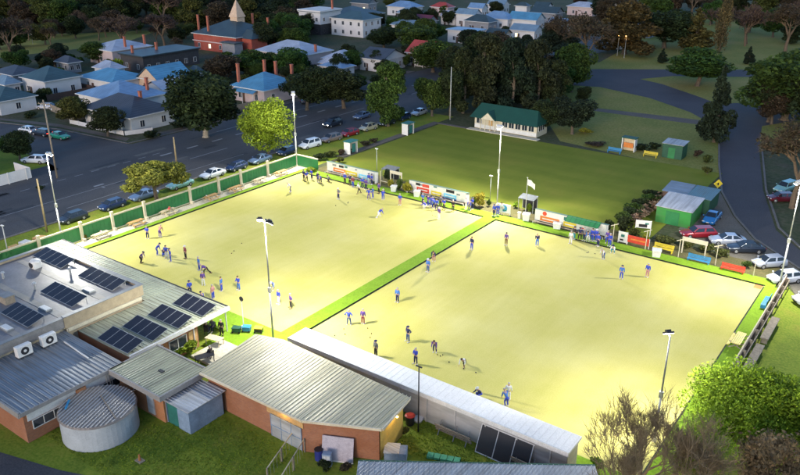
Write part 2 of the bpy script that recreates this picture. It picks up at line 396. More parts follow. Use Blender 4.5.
# ------------------------------------------------------------------ floodlight poles
def flood_pole(x, y, h, aims, label, heads=2, power=FLOOD, lit=True, spread=172, spill=.22):
    t = thing('floodlight_pole', label, 'floodlight', (x, y, 0), 0, 'floodlight poles round the bowling greens')
    b = MB(); b.tube((0, 0, 0), (0, 0, h * .45), .11, .09, 10); b.tube((0, 0, h * .45), (0, 0, h), .08, .05, 10); b.build('pole', 'pole_white' if lit else 'grey_metal', t, True)
    b = MB(); b.tube((0, 0, 0), (0, 0, .35), .24, .2, 10); b.build('pole_base', 'concrete', t)
    b = MB(); b.box(-.16, .16, -.13, .13, h * .43, h * .43 + .55); b.build('junction_box', 'galvanised', t)
    for i, (ax, ay) in enumerate(aims):
        d = Vector((ax - x, ay - y, 0)); L = d.length; d.normalize(); s = d.cross(Vector((0, 0, 1)))
        o = d * .35 + s * ((i - (len(aims) - 1) / 2) * .9)
        b = MB(); b.bar((0, 0, h - .05), (o.x, o.y, h + .05), .07); arm = b.build('arm', 'pole_white' if lit else 'grey_metal', t)
        tilt = math.atan2(h, L) * .8
        M = Matrix.Translation((o.x, o.y, h + .1)) @ Matrix.Rotation(math.atan2(d.y, d.x), 4, 'Z') @ Matrix.Rotation(math.pi / 2 - R(58), 4, 'Y')
        b = MB(); b.box(-.42, .42, -.3, .3, -.05, .12, M); b.box(-.15, .2, -.2, .2, .12, .28, M)
        hd = b.build('lamp_housing', 'dark_metal' if not lit else 'white_paint', t, bevel=.03)
        b = MB(); b.box(-.38, .38, -.26, .26, -.062, -.052, M); b.build('lamp_lens', 'lamp_white', hd)
        ld = bpy.data.lights.new('floodlight', 'SPOT'); ld.energy = power; ld.spot_size = R(spread); ld.spot_blend = .35
        ld.shadow_soft_size = .28; ld.color = (1.0, .97, .84)
        lo = bpy.data.objects.new('floodlight_beam', ld); C.objects.link(lo); lo.parent = t
        lo.location = (o.x + d.x * .25, o.y + d.y * .25, h - .25)
        pl = bpy.data.lights.new('flood_spill', 'POINT'); pl.energy = power * spill; pl.shadow_soft_size = .35; pl.color = (1.0, .97, .86)
        po = bpy.data.objects.new('flood_spill', pl); C.objects.link(po); po.parent = t; po.location = (o.x + d.x * .25, o.y + d.y * .25, h - .45)
        dv = Vector((ax, ay, 0)) - (Vector((x, y, 0)) + lo.location)
        lo.rotation_euler = (-dv).to_track_quat('Z', 'Y').to_euler()
    return t
flood_pole(-42.2, -42.3, 12.5, [(-24, -26)], 'tall white floodlight pole beside the leaning timber post at the street', power=FLOOD * 1.3)
flood_pole(-41.3, 2.1, 13.0, [(-24, -14)], 'tall floodlight pole at the corner of the green fence beside the brightly lit tree', power=FLOOD * 1.3, spill=.45)
flood_pole(-2.7, 5.3, 12.3, [(-17, -16), (17, -16)], 'tall white floodlight pole at the top of the strip between the greens', power=FLOOD * 1.0)
flood_pole(38.0, 1.2, 12.8, [(20, -18)], 'tall floodlight pole beside the parked cars at the right corner', power=FLOOD * 1.25)
flood_pole(-1.3, -43.8, 13.3, [(-18, -26), (14, -22)], 'thin floodlight pole with two black lamp heads on the lime lawn near the clubhouse', power=FLOOD * .8, lit=False, spill=.32)
flood_pole(35.9, -36.6, 10.0, [(20, -20)], 'floodlight pole with a black lamp head behind the bare tree in the foreground', power=FLOOD * .62, lit=False, spill=.42)

# small poles
def plain_pole(name, label, cat, x, y, h, r, m, extra=None, lean=(0, 0)):
    t = thing(name, label, cat, (x, y, 0))
    b = MB(); b.tube((0, 0, 0), (lean[0], lean[1], h), r, r * .75, 8); b.build('pole', m, t, True)
    if extra: extra(t, h)
    return t
def crossarm(t, h):
    b = MB(); b.box(-1.1, 1.1, -.06, .06, h - .7, h - .58)
    for x in (-1, -.35, .35, 1): b.tube((x, 0, h - .58), (x, 0, h - .42), .05, .04, 6)
    b.build('crossarm', 'timber_grey', t, rotz=.3)
def street_arm(t, h):
    b = MB(); b.bar((0, 0, h - .6), (-1.3, .5, h - .1), .07); b.build('arm', 'galvanised', t)
    b = MB(); b.box(-1.75, -1.2, .42, .62, h - .14, h - .02); b.build('lamp_head', 'white_paint', t)
plain_pole('timber_post', 'bare timber pole leaning by the kerb beside the leftmost floodlight', 'pole', -48.3, -41.0, 7.8, .15, 'timber_pole')
plain_pole('utility_pole', 'tall weathered power pole on the corner behind the leftmost floodlight', 'pole', -69.6, -26.6, 13.3, .16, 'timber_grey', crossarm)
plain_pole('timber_post', 'yellowish timber pole on the street behind the flat topped olive tree', 'pole', *G(176.5, 163), height_for(*G(176.5, 163), 137), .16, 'timber_pole')
plain_pole('street_lamp', 'pale pole with a junction box beyond the top left corner of the grass green', 'street lamp', -37.9, 46.9, 11.5, .11, 'pole_white')
def lampball(t, h): b = MB(); b.box(-.25, .25, -.12, .12, h, h + .1); b.build('lamp_head', 'white_paint', t)
plain_pole('lamp_post', 'short pale lamp post at the left edge of the photo beside the flat roof', 'lamp post', *G(10, 262), height_for(*G(10, 262), 226), .08, 'pole_white', lampball)
plain_pole('lamp_post', 'small lamp post on the grass green above the left long scoreboard shelter', 'lamp post', *G(377, 178), height_for(*G(377, 178), 149), .05, 'galvanised', lampball)
plain_pole('lamp_post', 'small lamp post just left of the tall centre floodlight pole', 'lamp post', *G(490, 201), height_for(*G(490, 201), 176), .05, 'galvanised', lampball)
plain_pole('timber_post', 'thin dark pole standing between the brick hall and the long white roof', 'pole', 19.3, -47.2, 6.4, .07, 'dark_metal', lambda t, h: MB().box(-.3, .3, -.05, .05, h, h + .1).build('crossarm', 'dark_metal', t))

# flag
t = thing('flagpole', 'white flagpole with a small white flag above the white bin', 'flagpole', (3.6, 2.3, 0))
b = MB(); b.tube((0, 0, 0), (0, 0, 6.5), .06, .035); b.ball((0, 0, 6.55), .08); b.build('pole', 'pole_white', t, True)
b = MB(); n = 10
vs = []; fs = []
for i in range(n + 1):
    for j in range(5):
        u = i / n; vs.append((.04 + 1.25 * u * .9, .12 * math.sin(u * 7 + j * .4) * u, 6.35 - .22 * j - u * u * .55 - .05 * math.sin(u * 9)))
for i in range(n):
    for j in range(4): fs.append((i * 5 + j, i * 5 + j + 1, (i + 1) * 5 + j + 1, (i + 1) * 5 + j))
b.add(vs, fs); b.build('flag', 'white_paint', t, True)

# ------------------------------------------------------------------ street fence of green panels
t = thing('panel_fence', 'long green panelled fence with cream top rail on the street side of the greens', 'fence', (-41.35, 0, 0))
ys = [-52, -46, -40, -35.2, -29.9, -21.6, -15.9, -11.2, -5.1, 1.2]
b = MB(); b.box(-.03, .03, -58, 2.2, .25, 2.1)
k = -58
while k < 2.1: b.box(.03, .055, k, k + .05, .25, 2.1); k += .6
b.build('fence_panel', 'green_paint', t)
b = MB(); b.box(-.1, .12, -58, 2.2, 2.1, 2.3); b.box(-.05, .07, -58, 2.2, .1, .26); b.build('rail', 'cream_paint', t)
for y in ys:
    if y < -47 or y > 1: continue
    b = MB(); b.box(.06, .36, y - .17, y + .17, 0, 2.75); b.box(.02, .42, y - .22, y + .22, 2.75, 2.85); b.box(.36, .8, y - .17, y + .17, 0, .5)
    b.build('post', 'cream_paint', t)
t = thing('panel_fence', 'short green fence return turning from the street fence behind the corner floodlight', 'fence', (-41.35, 2.2, 0))
b = MB(); b.box(0.1, 5.0, -.03, .03, .25, 2.1); b.build('fence_panel', 'green_paint', t)
b = MB(); b.box(.1, 5.0, -.1, .1, 2.1, 2.3); b.build('rail', 'cream_paint', t)

# picnic tables
def picnic_table(x, y, rz, label, top='timber_honey', cat='picnic table'):
    t = thing('picnic_table', label, cat, (x, y, .1), rz, 'picnic tables along the green fence')
    b = MB()
    for i in range(4): b.box(-.36 + i * .185, -.36 + i * .185 + .165, -1.1, 1.1, .72, .76)
    b.build('table_top', top, t)
    for sx in (-1, 1):
        b = MB(); b.box(sx * .75 - .13, sx * .75 + .13, -1.1, 1.1, .42, .46); b.build('bench_seat', top, t)
    for sy in (-.75, .75):
        b = MB(); b.bar((-.75, sy, 0), (-.25, sy, .72), .08); b.bar((.75, sy, 0), (.25, sy, .72), .08); b.bar((-.85, sy, .4), (.85, sy, .4), .07)
        b.build('leg_frame', top, t)
    return t
tl = [(-40.0, -37.9, 'timber_pale', 'picnic table nearest the clubhouse roof with a yellow plant beside it'),
      (-40.0, -32.3, 'timber_honey', 'honey coloured picnic table second along the green fence from the clubhouse'),
      (-40.0, -26.7, 'timber_pale', 'picnic table with an orange and red jacket heap on it'),
      (-39.9, -18.6, 'timber_honey', 'honey picnic table between the fourth and fifth cream fence posts'),
      (-39.9, -13.6, 'timber_honey', 'picnic table just before the parked blue car on the street side'),
      (-39.9, -8.2, 'timber_pale', 'pale picnic table second from the corner floodlight'),
      (-39.9, -3.2, 'timber_honey', 'picnic table nearest the corner floodlight pole')]
for x, y, m, l in tl: picnic_table(x, y, 0, l, m)
def heap(name, label, cat, x, y, z, r, cols, seed=1):
    rr_ = random.Random(seed); t = thing(name, label, cat, (x, y, z))
    for i, c in enumerate(cols):
        b = MB(); b.ball((rr_.uniform(-r, r), rr_.uniform(-r, r), r * .5), r * .7, 8, 5, (1, .8, .7)); b.build('cloth', c, t, True)
heap('jacket', 'orange and red jackets heaped on the third picnic table', 'jackets', -40.0, -26.5, .86, .3, ['orange_paint', 'red_paint', 'navy_paint'])
heap('bag', 'pink and white bags on the picnic table nearest the clubhouse', 'bags', -40.0, -37.8, .86, .25, ['pink_paint', 'white_paint'], 3)
heap('bag', 'small white bag on the fourth picnic table', 'bag', -39.9, -19.3, .86, .2, ['white_paint'], 4)
for x, y, l in [(-40.1, -45.2, 'low slatted bench on the path left of the first picnic table'),]:
    t = thing('bench', l, 'bench', (x, y, .1))
    b = MB(); b.box(-.5, .5, -1.4, 1.4, .4, .46); b.build('seat', 'timber_grey', t)
    for sy in (-1.1, 1.1): MB().box(-.4, .4, sy - .05, sy + .05, 0, .4).build('leg', 'timber_grey', t)
# clutter behind the clubhouse roof, by the street
for i, (px, py, m, l) in enumerate([(17, 253, 'timber_honey', 'stack of honey coloured timber beside the flat roof by the street fence'), (28, 248, 'white_paint', 'white crate behind the flat roof by the street fence'), (42, 243, 'timber_honey', 'timber trestle behind the flat roof at the end of the green fence')]):
    x, y = G(px, py); t = thing('crate' if i == 1 else 'timber_stack', l, 'crate' if i == 1 else 'timber', (x, y, 0), .2 * i)
    b = MB()
    for k in range(4): b.box(-.9, .9, -.6 + k * .3, -.35 + k * .3, .2, .9)
    b.build('board', m, t); MB().box(-.8, .8, -.5, .5, 0, .2).build('base', 'timber_grey', t)

# ------------------------------------------------------------------ scoreboard shelters at the far side
plain('sign_white', (.62, .61, .56), .5, var=.12)
def blob(b, x0, x1, z0, z1, y): b.box(x0, x1, y - .012, y, z0, z1)
def shelter(x0, x1, y0, y1, label, signs, band, end_col='white_paint', green=None):
    t = thing('shelter', label, 'shelter', (x0, y0, 0), 0, 'scoreboard shelters along the far bank')
    L = x1 - x0; D = .95
    b = MB(); b.box(0, L, -.03, .03, .45, 2.05); b.build('front_wall', 'sign_white', t)
    for x in (0, L - .08):
        b = MB(); b.prism([(.03, 0), (D, 0), (D, 1.75), (.03, 2.05)], x, x + .08, Matrix(((0, 0, 1, 0), (1, 0, 0, 0), (0, 1, 0, 0), (0, 0, 0, 1)))); b.build('end_wall', end_col, t)
    b = MB(); b.add([(-.1, -.1, 2.08), (L + .1, -.1, 2.08), (L + .1, D + .1, 1.76), (-.1, D + .1, 1.76), (-.1, -.1, 2.13), (L + .1, -.1, 2.13), (L + .1, D + .1, 1.81), (-.1, D + .1, 1.81)], [(0, 3, 2, 1), (4, 5, 6, 7), (0, 1, 5, 4), (1, 2, 6, 5), (2, 3, 7, 6), (3, 0, 4, 7)]); b.build('roof', 'shelter_roof', t)
    for (u0, u1, v0, v1, m) in band:
        MB().box(u0 * L, u1 * L, -.05, -.032, 1.3 + v0 * .7, 1.3 + v1 * .7).build('painted_panel', m, t)
    for (u0, u1, z0, z1, m) in signs:
        z0, z1 = z0 * .9 - .08, min(1.28, z1 * .9)
        s_ = MB().box(u0 * L, u1 * L, -.08, -.035, z0, z1).build('sign_board', m, t); w_ = (u1 - u0) * L
        MB().box(u0 * L + w_ * .12, u1 * L - w_ * .12, -.095, -.082, z0 + (z1 - z0) * .4, z0 + (z1 - z0) * .62).build('lettering', 'sign_white' if m != 'sign_white' else 'red_paint', s_)
    MB().box(.1, L - .1, -.75, -.4, .4, .46).build('bench_seat', 'timber_grey', t)
    n = max(2, int(L / 3))
    for i in range(n + 1): MB().box((L - .1) * i / n, (L - .1) * i / n + .1, -.7, -.6, 0, .4).build('leg', 'white_paint', t)
    if green:
        T2 = Matrix.Translation((0, -.95, 1.62)) @ Matrix.Rotation(R(26), 4, 'X')
        MB().box(green[0] * L, green[1] * L, 0, 1.25, .0, .05, T2).build('awning', 'green_paint', t)
        b = MB()
        for k in range(8): u = green[0] + (green[1] - green[0]) * k / 7; b.box(u * L - .02, u * L + .02, 0, 1.25, .05, .07, T2)
        b.build('awning_seam', 'dark_green_paint', t)
plain('shelter_roof', (.12, .2, .17), .6)
shelter(-34.6, -24.2, 2.6, 3.8, 'long white scoreboard shelter at the far left with red and yellow boards',
        [(.14, .40, .75, 1.5, 'orange_paint'), (.40, .64, .65, 1.4, 'yellow_paint'), (.3, .46, .3, .65, 'sign_white'), (.68, .86, .6, 1.3, 'sky_blue_paint')],
        [(.12, .2, .35, .8, 'grey_metal'), (.26, .36, .3, .85, 'black_paint'), (.38, .44, .5, .95, 'teal_paint'), (.6, .64, .5, .7, 'black_paint')])
shelter(-17.2, -6.6, 2.6, 3.8, 'middle scoreboard shelter with a red board and a pale blue board',
        [(.14, .36, .7, 1.5, 'red_paint'), (.40, .58, .65, 1.35, 'yellow_paint'), (.62, .84, .75, 1.45, 'sky_blue_paint'), (.6, .84, .55, .74, 'navy_paint')],
        [(.12, .2, .3, .9, 'black_paint'), (.24, .36, .2, .9, 'red_paint'), (.2, .24, .4, .8, 'grey_metal'), (.66, .8, .3, .95, 'black_paint'), (.84, .9, .1, .5, 'grey_metal'), (.44, .5, .7, 1.0, 'teal_paint')])
shelter(5.0, 15.6, 2.6, 3.8, 'right hand scoreboard shelter with a green awning and a round red logo',
        [(.08, .36, .7, 1.4, 'orange_paint'), (.42, .60, .65, 1.35, 'yellow_paint'), (.64, .72, .6, 1.3, 'sign_white')],
        [(.42, .47, .1, .8, 'teal_paint')], green=(.47, .93))
t = bpy.data.objects['shelter.002']
b = MB(); b.tube((1.5, -.032, 1.66), (1.5, -.055, 1.66), .33, .33, 20); b.build('logo_disc', 'red_paint', t)
# low board with the round blue and green emblem
t = thing('sign_board', 'white board with a round blue emblem left of the flagpole', 'sign board', (-.1, 2.6, 0), R(6))
MB().box(-1.1, 1.1, -.03, .03, .35, 1.7).build('board', 'sign_white', t)
for x in (-1, 1): MB().box(x - .05, x + .05, .03, .1, 0, 1.7).build('post', 'white_paint', t)
MB().tube((.05, -.03, 1.05), (.05, -.05, 1.05), .52, .52, 24).build('emblem', 'blue_paint', t)
MB().tube((-.1, -.05, 1.15), (-.1, -.06, 1.15), .24, .24, 16).build('emblem_mark', 'sign_white', t)
MB().box(-.35, .5, -.065, -.05, .66, .8).build('emblem_mark', 'green_paint', t)
# small shade roof behind it
def canopy(x, y, w_, d_, h, m, label, rz=0, legs='galvanised', cat='shade shelter'):
    t = thing('shade_shelter', label, cat, (x, y, 0), rz)
    b = MB(); b.add([(-w_ / 2, -d_ / 2, h - .15), (w_ / 2, -d_ / 2, h - .15), (w_ / 2, d_ / 2, h + .15), (-w_ / 2, d_ / 2, h + .15), (-w_ / 2, -d_ / 2, h - .22), (w_ / 2, -d_ / 2, h - .22), (w_ / 2, d_ / 2, h + .08), (-w_ / 2, d_ / 2, h + .08)], [(0, 1, 2, 3), (7, 6, 5, 4), (4, 5, 1, 0), (5, 6, 2, 1), (6, 7, 3, 2), (7, 4, 0, 3)])
    b.build('roof', m, t)
    for sx in (-1, 1):
        for sy in (-1, 1): MB().box(sx * (w_ / 2 - .1) - .04, sx * (w_ / 2 - .1) + .04, sy * (d_ / 2 - .1) - .04, sy * (d_ / 2 - .1) + .04, 0, h - .1).build('leg', legs, t)
    MB().box(-w_ / 2 + .15, w_ / 2 - .15, d_ / 2 - .14, d_ / 2 - .08, .1, h - .3).build('back_panel', 'dark_metal', t)
canopy(2.0, 6.2, 2.6, 1.6, 2.2, 'shade_cloth', 'small grey roofed shade shelter behind the flagpole')
canopy(-23.2, 5.6, 2.6, 1.8, 2.2, 'shade_cloth', 'grey roofed shade shelter at the right end of the far left scoreboard shelter')
# white bins
def bin_(px, py, label, w_=.7, h=1.0, m='white_paint'):
    x, y = G(px, py); t = thing('bin', label, 'bin', (x, y, .1), .3)
    b = MB(); b.add([(-w_ * .42, -w_ * .42, 0), (w_ * .42, -w_ * .42, 0), (w_ * .42, w_ * .42, 0), (-w_ * .42, w_ * .42, 0), (-w_ / 2, -w_ / 2, h), (w_ / 2, -w_ / 2, h), (w_ / 2, w_ / 2, h), (-w_ / 2, w_ / 2, h)], [(0, 3, 2, 1), (4, 5, 6, 7), (0, 1, 5, 4), (1, 2, 6, 5), (2, 3, 7, 6), (3, 0, 4, 7)])
    b.build('body', m, t); MB().box(-w_ / 2 - .04, w_ / 2 + .04, -w_ / 2 - .04, w_ / 2 + .04, h, h + .07).build('lid', m, t)
for p in [(526, 221, 'white bin at the foot of the flagpole', 1.0, 1.0), (519, 219, 'slim white bin left of the flagpole foot', .4, .9), (394, 192, 'white bin on the bank left of the yellow bushes', .9, .9),
          (417, 197, 'white bin at the left end of the middle shelter', .9, .9), (557, 229, 'white box in front of the right shelter', 1.1, .8), (656, 257, 'white score board box in front of the yellow seat', 1.1, .9),
          (667, 432, 'teal bin', .5, .5)][:6]: bin_(*p)
# seats (backed park benches)
def seat(px, py, m, label, rz=0, L=2.3, dz=.0):
    x, y = G(px, py) if px > 0 else (-px, py)
    t = thing('park_bench', label, 'garden seat', (x, y, dz), rz, 'painted garden seats')
    b = MB()
    for i in range(3): b.box(-L / 2, L / 2, -.3 + i * .17, -.15 + i * .17, .42, .46)
    b.build('seat', m, t)
    b = MB()
    for i in range(3): b.box(-L / 2, L / 2, .22 + i * .03, .26 + i * .03, .52 + i * .16, .65 + i * .16)
    b.build('backrest', m, t)
    for sx in (-1, 1):
        x_ = sx * (L / 2 - .15); b = MB(); b.box(x_ - .04, x_ + .04, -.3, .3, 0, .42); b.bar((x_, .22, .4), (x_, .32, 1.0), .07); b.build('leg', m, t)
    return t
seat(663, 251.5, 'yellow_paint', 'yellow garden seat on the far bank left of the blue seat', 0, 2.6)
seat(698, 263, 'blue_paint', 'blue garden seat under the blank frame by the right car park', 0, 2.8)
seat(732, 272.5, 'red_paint', 'red garden seat nearest the right corner floodlight', 0, 2.8)
seat(614, 153, 'blue_paint', 'blue garden seat at the far side of the grass green', R(0), 2.6); seat(650, 157, 'yellow_paint', 'yellow garden seat at the far side of the grass green', 0, 2.6)
t = seat(765, 306, 'blue_paint', 'blue garden seat against the dark fence on the right bank', R(-90), 2.6, .2)
t = thing('picnic_table', 'yellow slatted table against the dark fence on the right bank', 'picnic table', (37.6, -16.5, .25))
b = MB()
for i in range(5): b.box(-.45 + i * .18, -.3 + i * .18, -1.4, 1.4, .72, .76)
b.build('table_top', 'yellow_paint', t)
for sx in (-1, 1): MB().box(sx * .72 - .14, sx * .72 + .14, -1.4, 1.4, .4, .45).build('bench_seat', 'yellow_paint', t)
for sy in (-1, 1): MB().bar((-.7, sy, 0), (.7, sy, .72), .08).bar((.7, sy, 0), (-.7, sy, .72), .08).build('leg_frame', 'timber_grey', t)
# red board and signs along the right part of the far bank
def board(x, y, w_, h, z0, m, label, rz=0, marks=(), name='sign_board', cat='sign board', post='white_paint'):
    t = thing(name, label, cat, (x, y, 0), rz)
    MB().box(-w_ / 2, w_ / 2, -.03, .03, z0, z0 + h).build('board', m, t)
    for sx in (-1, 1): MB().box(sx * w_ / 2 - .05, sx * w_ / 2 + .05, .03, .12, 0, z0 + h).build('post', post, t)
    for (u0, u1, v0, v1, mm) in marks:
        MB().box(-w_ / 2 + u0 * w_, -w_ / 2 + u1 * w_, -.045, -.031, z0 + v0 * h, z0 + v1 * h).build('lettering', mm, t)
    return t
board(20.2, 2.6, 2.9, 1.0, .4, 'red_paint', 'long red board low on the bank right of the players', 0, [(.15, .85, .4, .6, 'orange_paint')])
board(18.1, 2.5, 1.2, 1.5, .2, 'sign_white', 'white board with dark marks left of the long red board', 0, [(.3, .7, .5, .75, 'teal_paint'), (.2, .6, .15, .3, 'black_paint')])
x, y = G(642, 236); board(x, y, 2.0, 1.1, 1.2, 'sign_white', 'white sign with a black emblem in front of the green tin shed', R(20), [(.2, .75, .1, .5, 'black_paint'), (.6, .85, .5, .7, 'teal_paint')])
t = thing('arch_frame', 'cream timber frame with a blank header board above the blue seat', 'frame', (27.0, 4.1, 0))
MB().box(-1.6, 1.6, -.06, .06, 1.75, 2.3).build('header_board', 'cream_paint', t)
for sx in (-1.45, 1.45): MB().box(sx - .07, sx + .07, -.07, .07, 0, 2.2).build('post', 'cream_paint', t)
t = thing('arch_frame', 'cream timber frame with a header board among the yellow bushes at the far bank', 'frame', (-20.6, 3.6, 0))
MB().box(-1.2, 1.2, -.06, .06, 2.1, 2.6).build('header_board', 'cream_paint', t)
for sx in (-1.1, 1.1): MB().box(sx - .07, sx + .07, -.07, .07, 0, 2.4).build('post', 'cream_paint', t)
t = thing('rail_fence', 'low cream rail in front of the yellow bushes at the far bank', 'rail', (-22.9, 2.4, 0))
MB().bar((0, 0, .9), (5.2, 0, .9), .08).build('rail', 'cream_paint', t)
for x in (0, 2.6, 5.2): MB().box(x - .04, x + .04, -.04, .04, 0, 1 if x else 2.6).build('post', 'cream_paint', t)
for px, py, tp, l in [(645, 250, 230, 'pale T shaped rink post left of the yellow seat'), (678, 257.5, 239, 'pale T shaped rink post right of the yellow seat'), (715, 265, 245, 'pale T shaped rink post right of the blue seat'), (753, 277, 259, 'pale T shaped rink post nearest the corner floodlight'), (612, 246, 224, 'pale T shaped rink post beside the group under the awning')]:
    x, y = G(px, py); h = height_for(x, y, tp); t = thing('rink_post', l, 'post', (x, y, 0), 0, 'T shaped rink posts')
    MB().tube((0, 0, 0), (0, 0, h), .05, .04).build('pole', 'cream_paint', t); MB().bar((-.45, 0, h - .35), (.5, .1, h + .1), .09).build('crossbar', 'cream_paint', t)
# dark fence on the right with a plank table
t = thing('slat_fence', 'dark slatted fence with pale top rail along the right side of the right green', 'fence', (38.6, 0, 0))
MB().box(-.05, .05, -27, 1.2, .2, 1.35).build('fence_panel', 'brown_panel', t)
MB().box(-.16, -.04, -27, 1.4, 1.35, 1.5).build('rail', 'timber_pale', t); MB().box(.3, .4, -27, 1.2, .9, 1.02).build('rail', 'timber_grey', t)
for i in range(12): MB().box(.05, .32, -27 + i * 2.5, -26.85 + i * 2.5, 0, 1.4).build('post', 'timber_grey', t)
for y0, y1, l in [(-14.5, -9, 'long grey timber plank bench against the outside of the dark fence, farther one'), (-22.5, -16, 'long grey timber plank bench against the outside of the dark fence, nearer one')]:
    t = thing('plank_bench', l, 'bench', (39.6, y0, 0)); MB().box(-.4, .4, 0, y1 - y0, .6, .72).build('seat', 'timber_grey', t)
    for k in (.3, y1 - y0 - .3): MB().box(-.3, .3, k - .1, k + .1, 0, .6).build('leg', 'timber_grey', t)
# rink marker on the left green
x, y = G(244, 330)
t = thing('rink_marker', 'thin stand with a round dark dial on the lawn under the clubhouse verandah corner', 'marker stand', (x, y, .2))
MB().tube((0, 0, 0), (0, 0, 3.3), .05).build('pole', 'white_paint', t); MB().tube((0, -.03, 3.5), (0, .03, 3.5), .28, .28, 14).build('dial', 'dark_metal', t); MB().box(-.5, .5, -.3, .3, 0, .12).build('base', 'white_paint', t)
for px, py, m, l in [(247, 333, 'blue_paint', 'blue cool box on the lime lawn near the verandah'), (259, 334, 'yellow_paint', 'yellow topped box on the lime lawn near the thin floodlight pole'), (237, 334, 'dark_green_paint', 'dark green trolley on the lime lawn beside the verandah')]:
    x, y = G(px, py); t = thing('box', l, 'box', (x, y, .25), .5); MB().box(-.4, .4, -.3, .3, .1, .5).build('body', m if m != 'yellow_paint' else 'dark_metal', t); MB().box(-.45, .45, -.34, .34, .5, .58).build('lid', m, t)
    for a in (-.35, .35): MB().tube((a, -.3, .1), (a, -.34, .1), .1).build('wheel', 'rubber', t)
for px, py, l in [(403, 417, 'red topped pot plant by the yellow lit end wall of the hall')]: pass
# sheds on the right
def shed(x0, x1, y0, y1, h0, h1, wall, roof, label, rz=0, door=None, name='garden_shed', cat='shed'):
    t = thing(name, label, cat, (x0, y0, 0), rz); w_, d_ = x1 - x0, y1 - y0
    b = MB(); b.prism([(0, 0), (d_, 0), (d_, h1), (0, h0)], 0, w_, Matrix(((0, 0, 1, 0), (1, 0, 0, 0), (0, 1, 0, 0), (0, 0, 0, 1))))
    wv_ = b.build('wall', wall, t)
    b = MB(); e = .18
    b.add([(-e, -e, h0 + .02), (w_ + e, -e, h0 + .02), (w_ + e, d_ + e, h1 + .04), (-e, d_ + e, h1 + .04), (-e, -e, h0 + .1), (w_ + e, -e, h0 + .1), (w_ + e, d_ + e, h1 + .12), (-e, d_ + e, h1 + .12)],
          [(0, 3, 2, 1), (4, 5, 6, 7), (0, 1, 5, 4), (1, 2, 6, 5), (2, 3, 7, 6), (3, 0, 4, 7)])
    b.build('roof', roof, t)
    if door: MB().box(door[0], door[1], -.03, -.003, 0, door[2]).build('door', door[3], t)
    return t
sheet('roof_white', (.5, .5, .52), 'Y', .2); sheet('roof_lightgrey', (.38, .39, .40), 'Y', .25); sheet('wall_green_tin', (.03, .22, .04), 'X', .25)
sheet('roof_bluegrey', (.22, .28, .36), 'X', .25, metal=.2); sheet('roof_teal', (.1, .2, .24), 'Y', .25)
shed(18.9, 23.8, 13.2, 18.6, 2.4, 2.9, 'wall_green_tin', 'roof_white', 'bright green tin shed with a white roof beside the right car park', door=(1.4, 3.3, 2.0, 'green_paint'))
shed(17.2, 20.6, 21.2, 25.2, 2.1, 2.5, 'brown_panel', 'roof_bluegrey', 'small shed with a pale blue grey roof behind the green tin shed, left one')
shed(21.0, 24.3, 20.6, 25.6, 2.2, 2.4, 'dark_green_paint', 'roof_teal', 'small shed with a teal roof behind the green tin shed, right one')
shed(8.8, 12.4, 46.2, 49.2, 2.6, 2.8, 'dark_green_paint', 'roof_lightgrey', 'dark green shed with grey roof at the far right corner of the grass green', door=(1.1, 2.3, 2.0, 'green_paint'))
x, y = G(676, 158)
t = thing('score_hut', 'white score hut with an orange board at the far side of the grass green', 'score hut', (1.2, 46.0, 0))
for sx in (0, 2.4): MB().box(sx - .08, sx + .08, 0, 1.2, 0, 2.5).build('side_wall', 'white_paint', t)
MB().box(0, 2.4, .9, 1.0, 0, 2.5).build('back_wall', 'timber_pale', t); MB().box(.3, 2.1, .2, .26, .7, 1.6).build('sign_board', 'orange_paint', t)
MB().box(-.2, 2.6, -.2, 1.6, 2.5, 2.62).build('roof', 'dark_green_paint', t)
for px0, px1, py, l in [(345, 358, 151, 'pale shelter box on the street side of the grass green, nearer one'), (403, 414, 132, 'pale shelter box on the street side of the grass green, farther one')]:
    x, y = G((px0 + px1) / 2, py + 2); t = thing('seat_shelter', l, 'shelter', (x, y, 0), 0)
    MB().box(-.9, -.82, -1.1, 1.1, 0, 2.3).build('back_wall', 'cream_paint', t)
    for sy in (-1.1, 1.02): MB().box(-.82, .6, sy, sy + .08, 0, 2.3).build('side_wall', 'white_paint', t)
    MB().box(-1.0, .8, -1.25, 1.25, 2.3, 2.4).build('roof', 'teal_paint', t); MB().box(-.8, -.3, -1, 1, .4, .46).build('seat', 'green_paint', t)
    MB().box(.55, .6, -.5, .5, .3, 1.9).build('front_panel', 'teal_paint', t)
x, y = G(703, 193)
t = thing('warning_sign', 'yellow diamond warning sign beside the right road', 'road sign', (*G(716, 197), 0), YAW)
MB().tube((0, .05, 0), (0, .05, 2.6), .04).build('pole', 'galvanised', t)
M = Matrix.Translation((0, 0, 2.2)) @ Matrix.Rotation(R(45), 4, 'Y'); MB().box(-.5, .5, -.02, .02, -.5, .5, M).build('sign_plate', 'yellow_paint', t)
MB().box(-.1, .1, -.035, -.021, 1.95, 2.4).box(-.25, .1, -.035, -.021, 2.15, 2.28).build('symbol', 'black_paint', t)
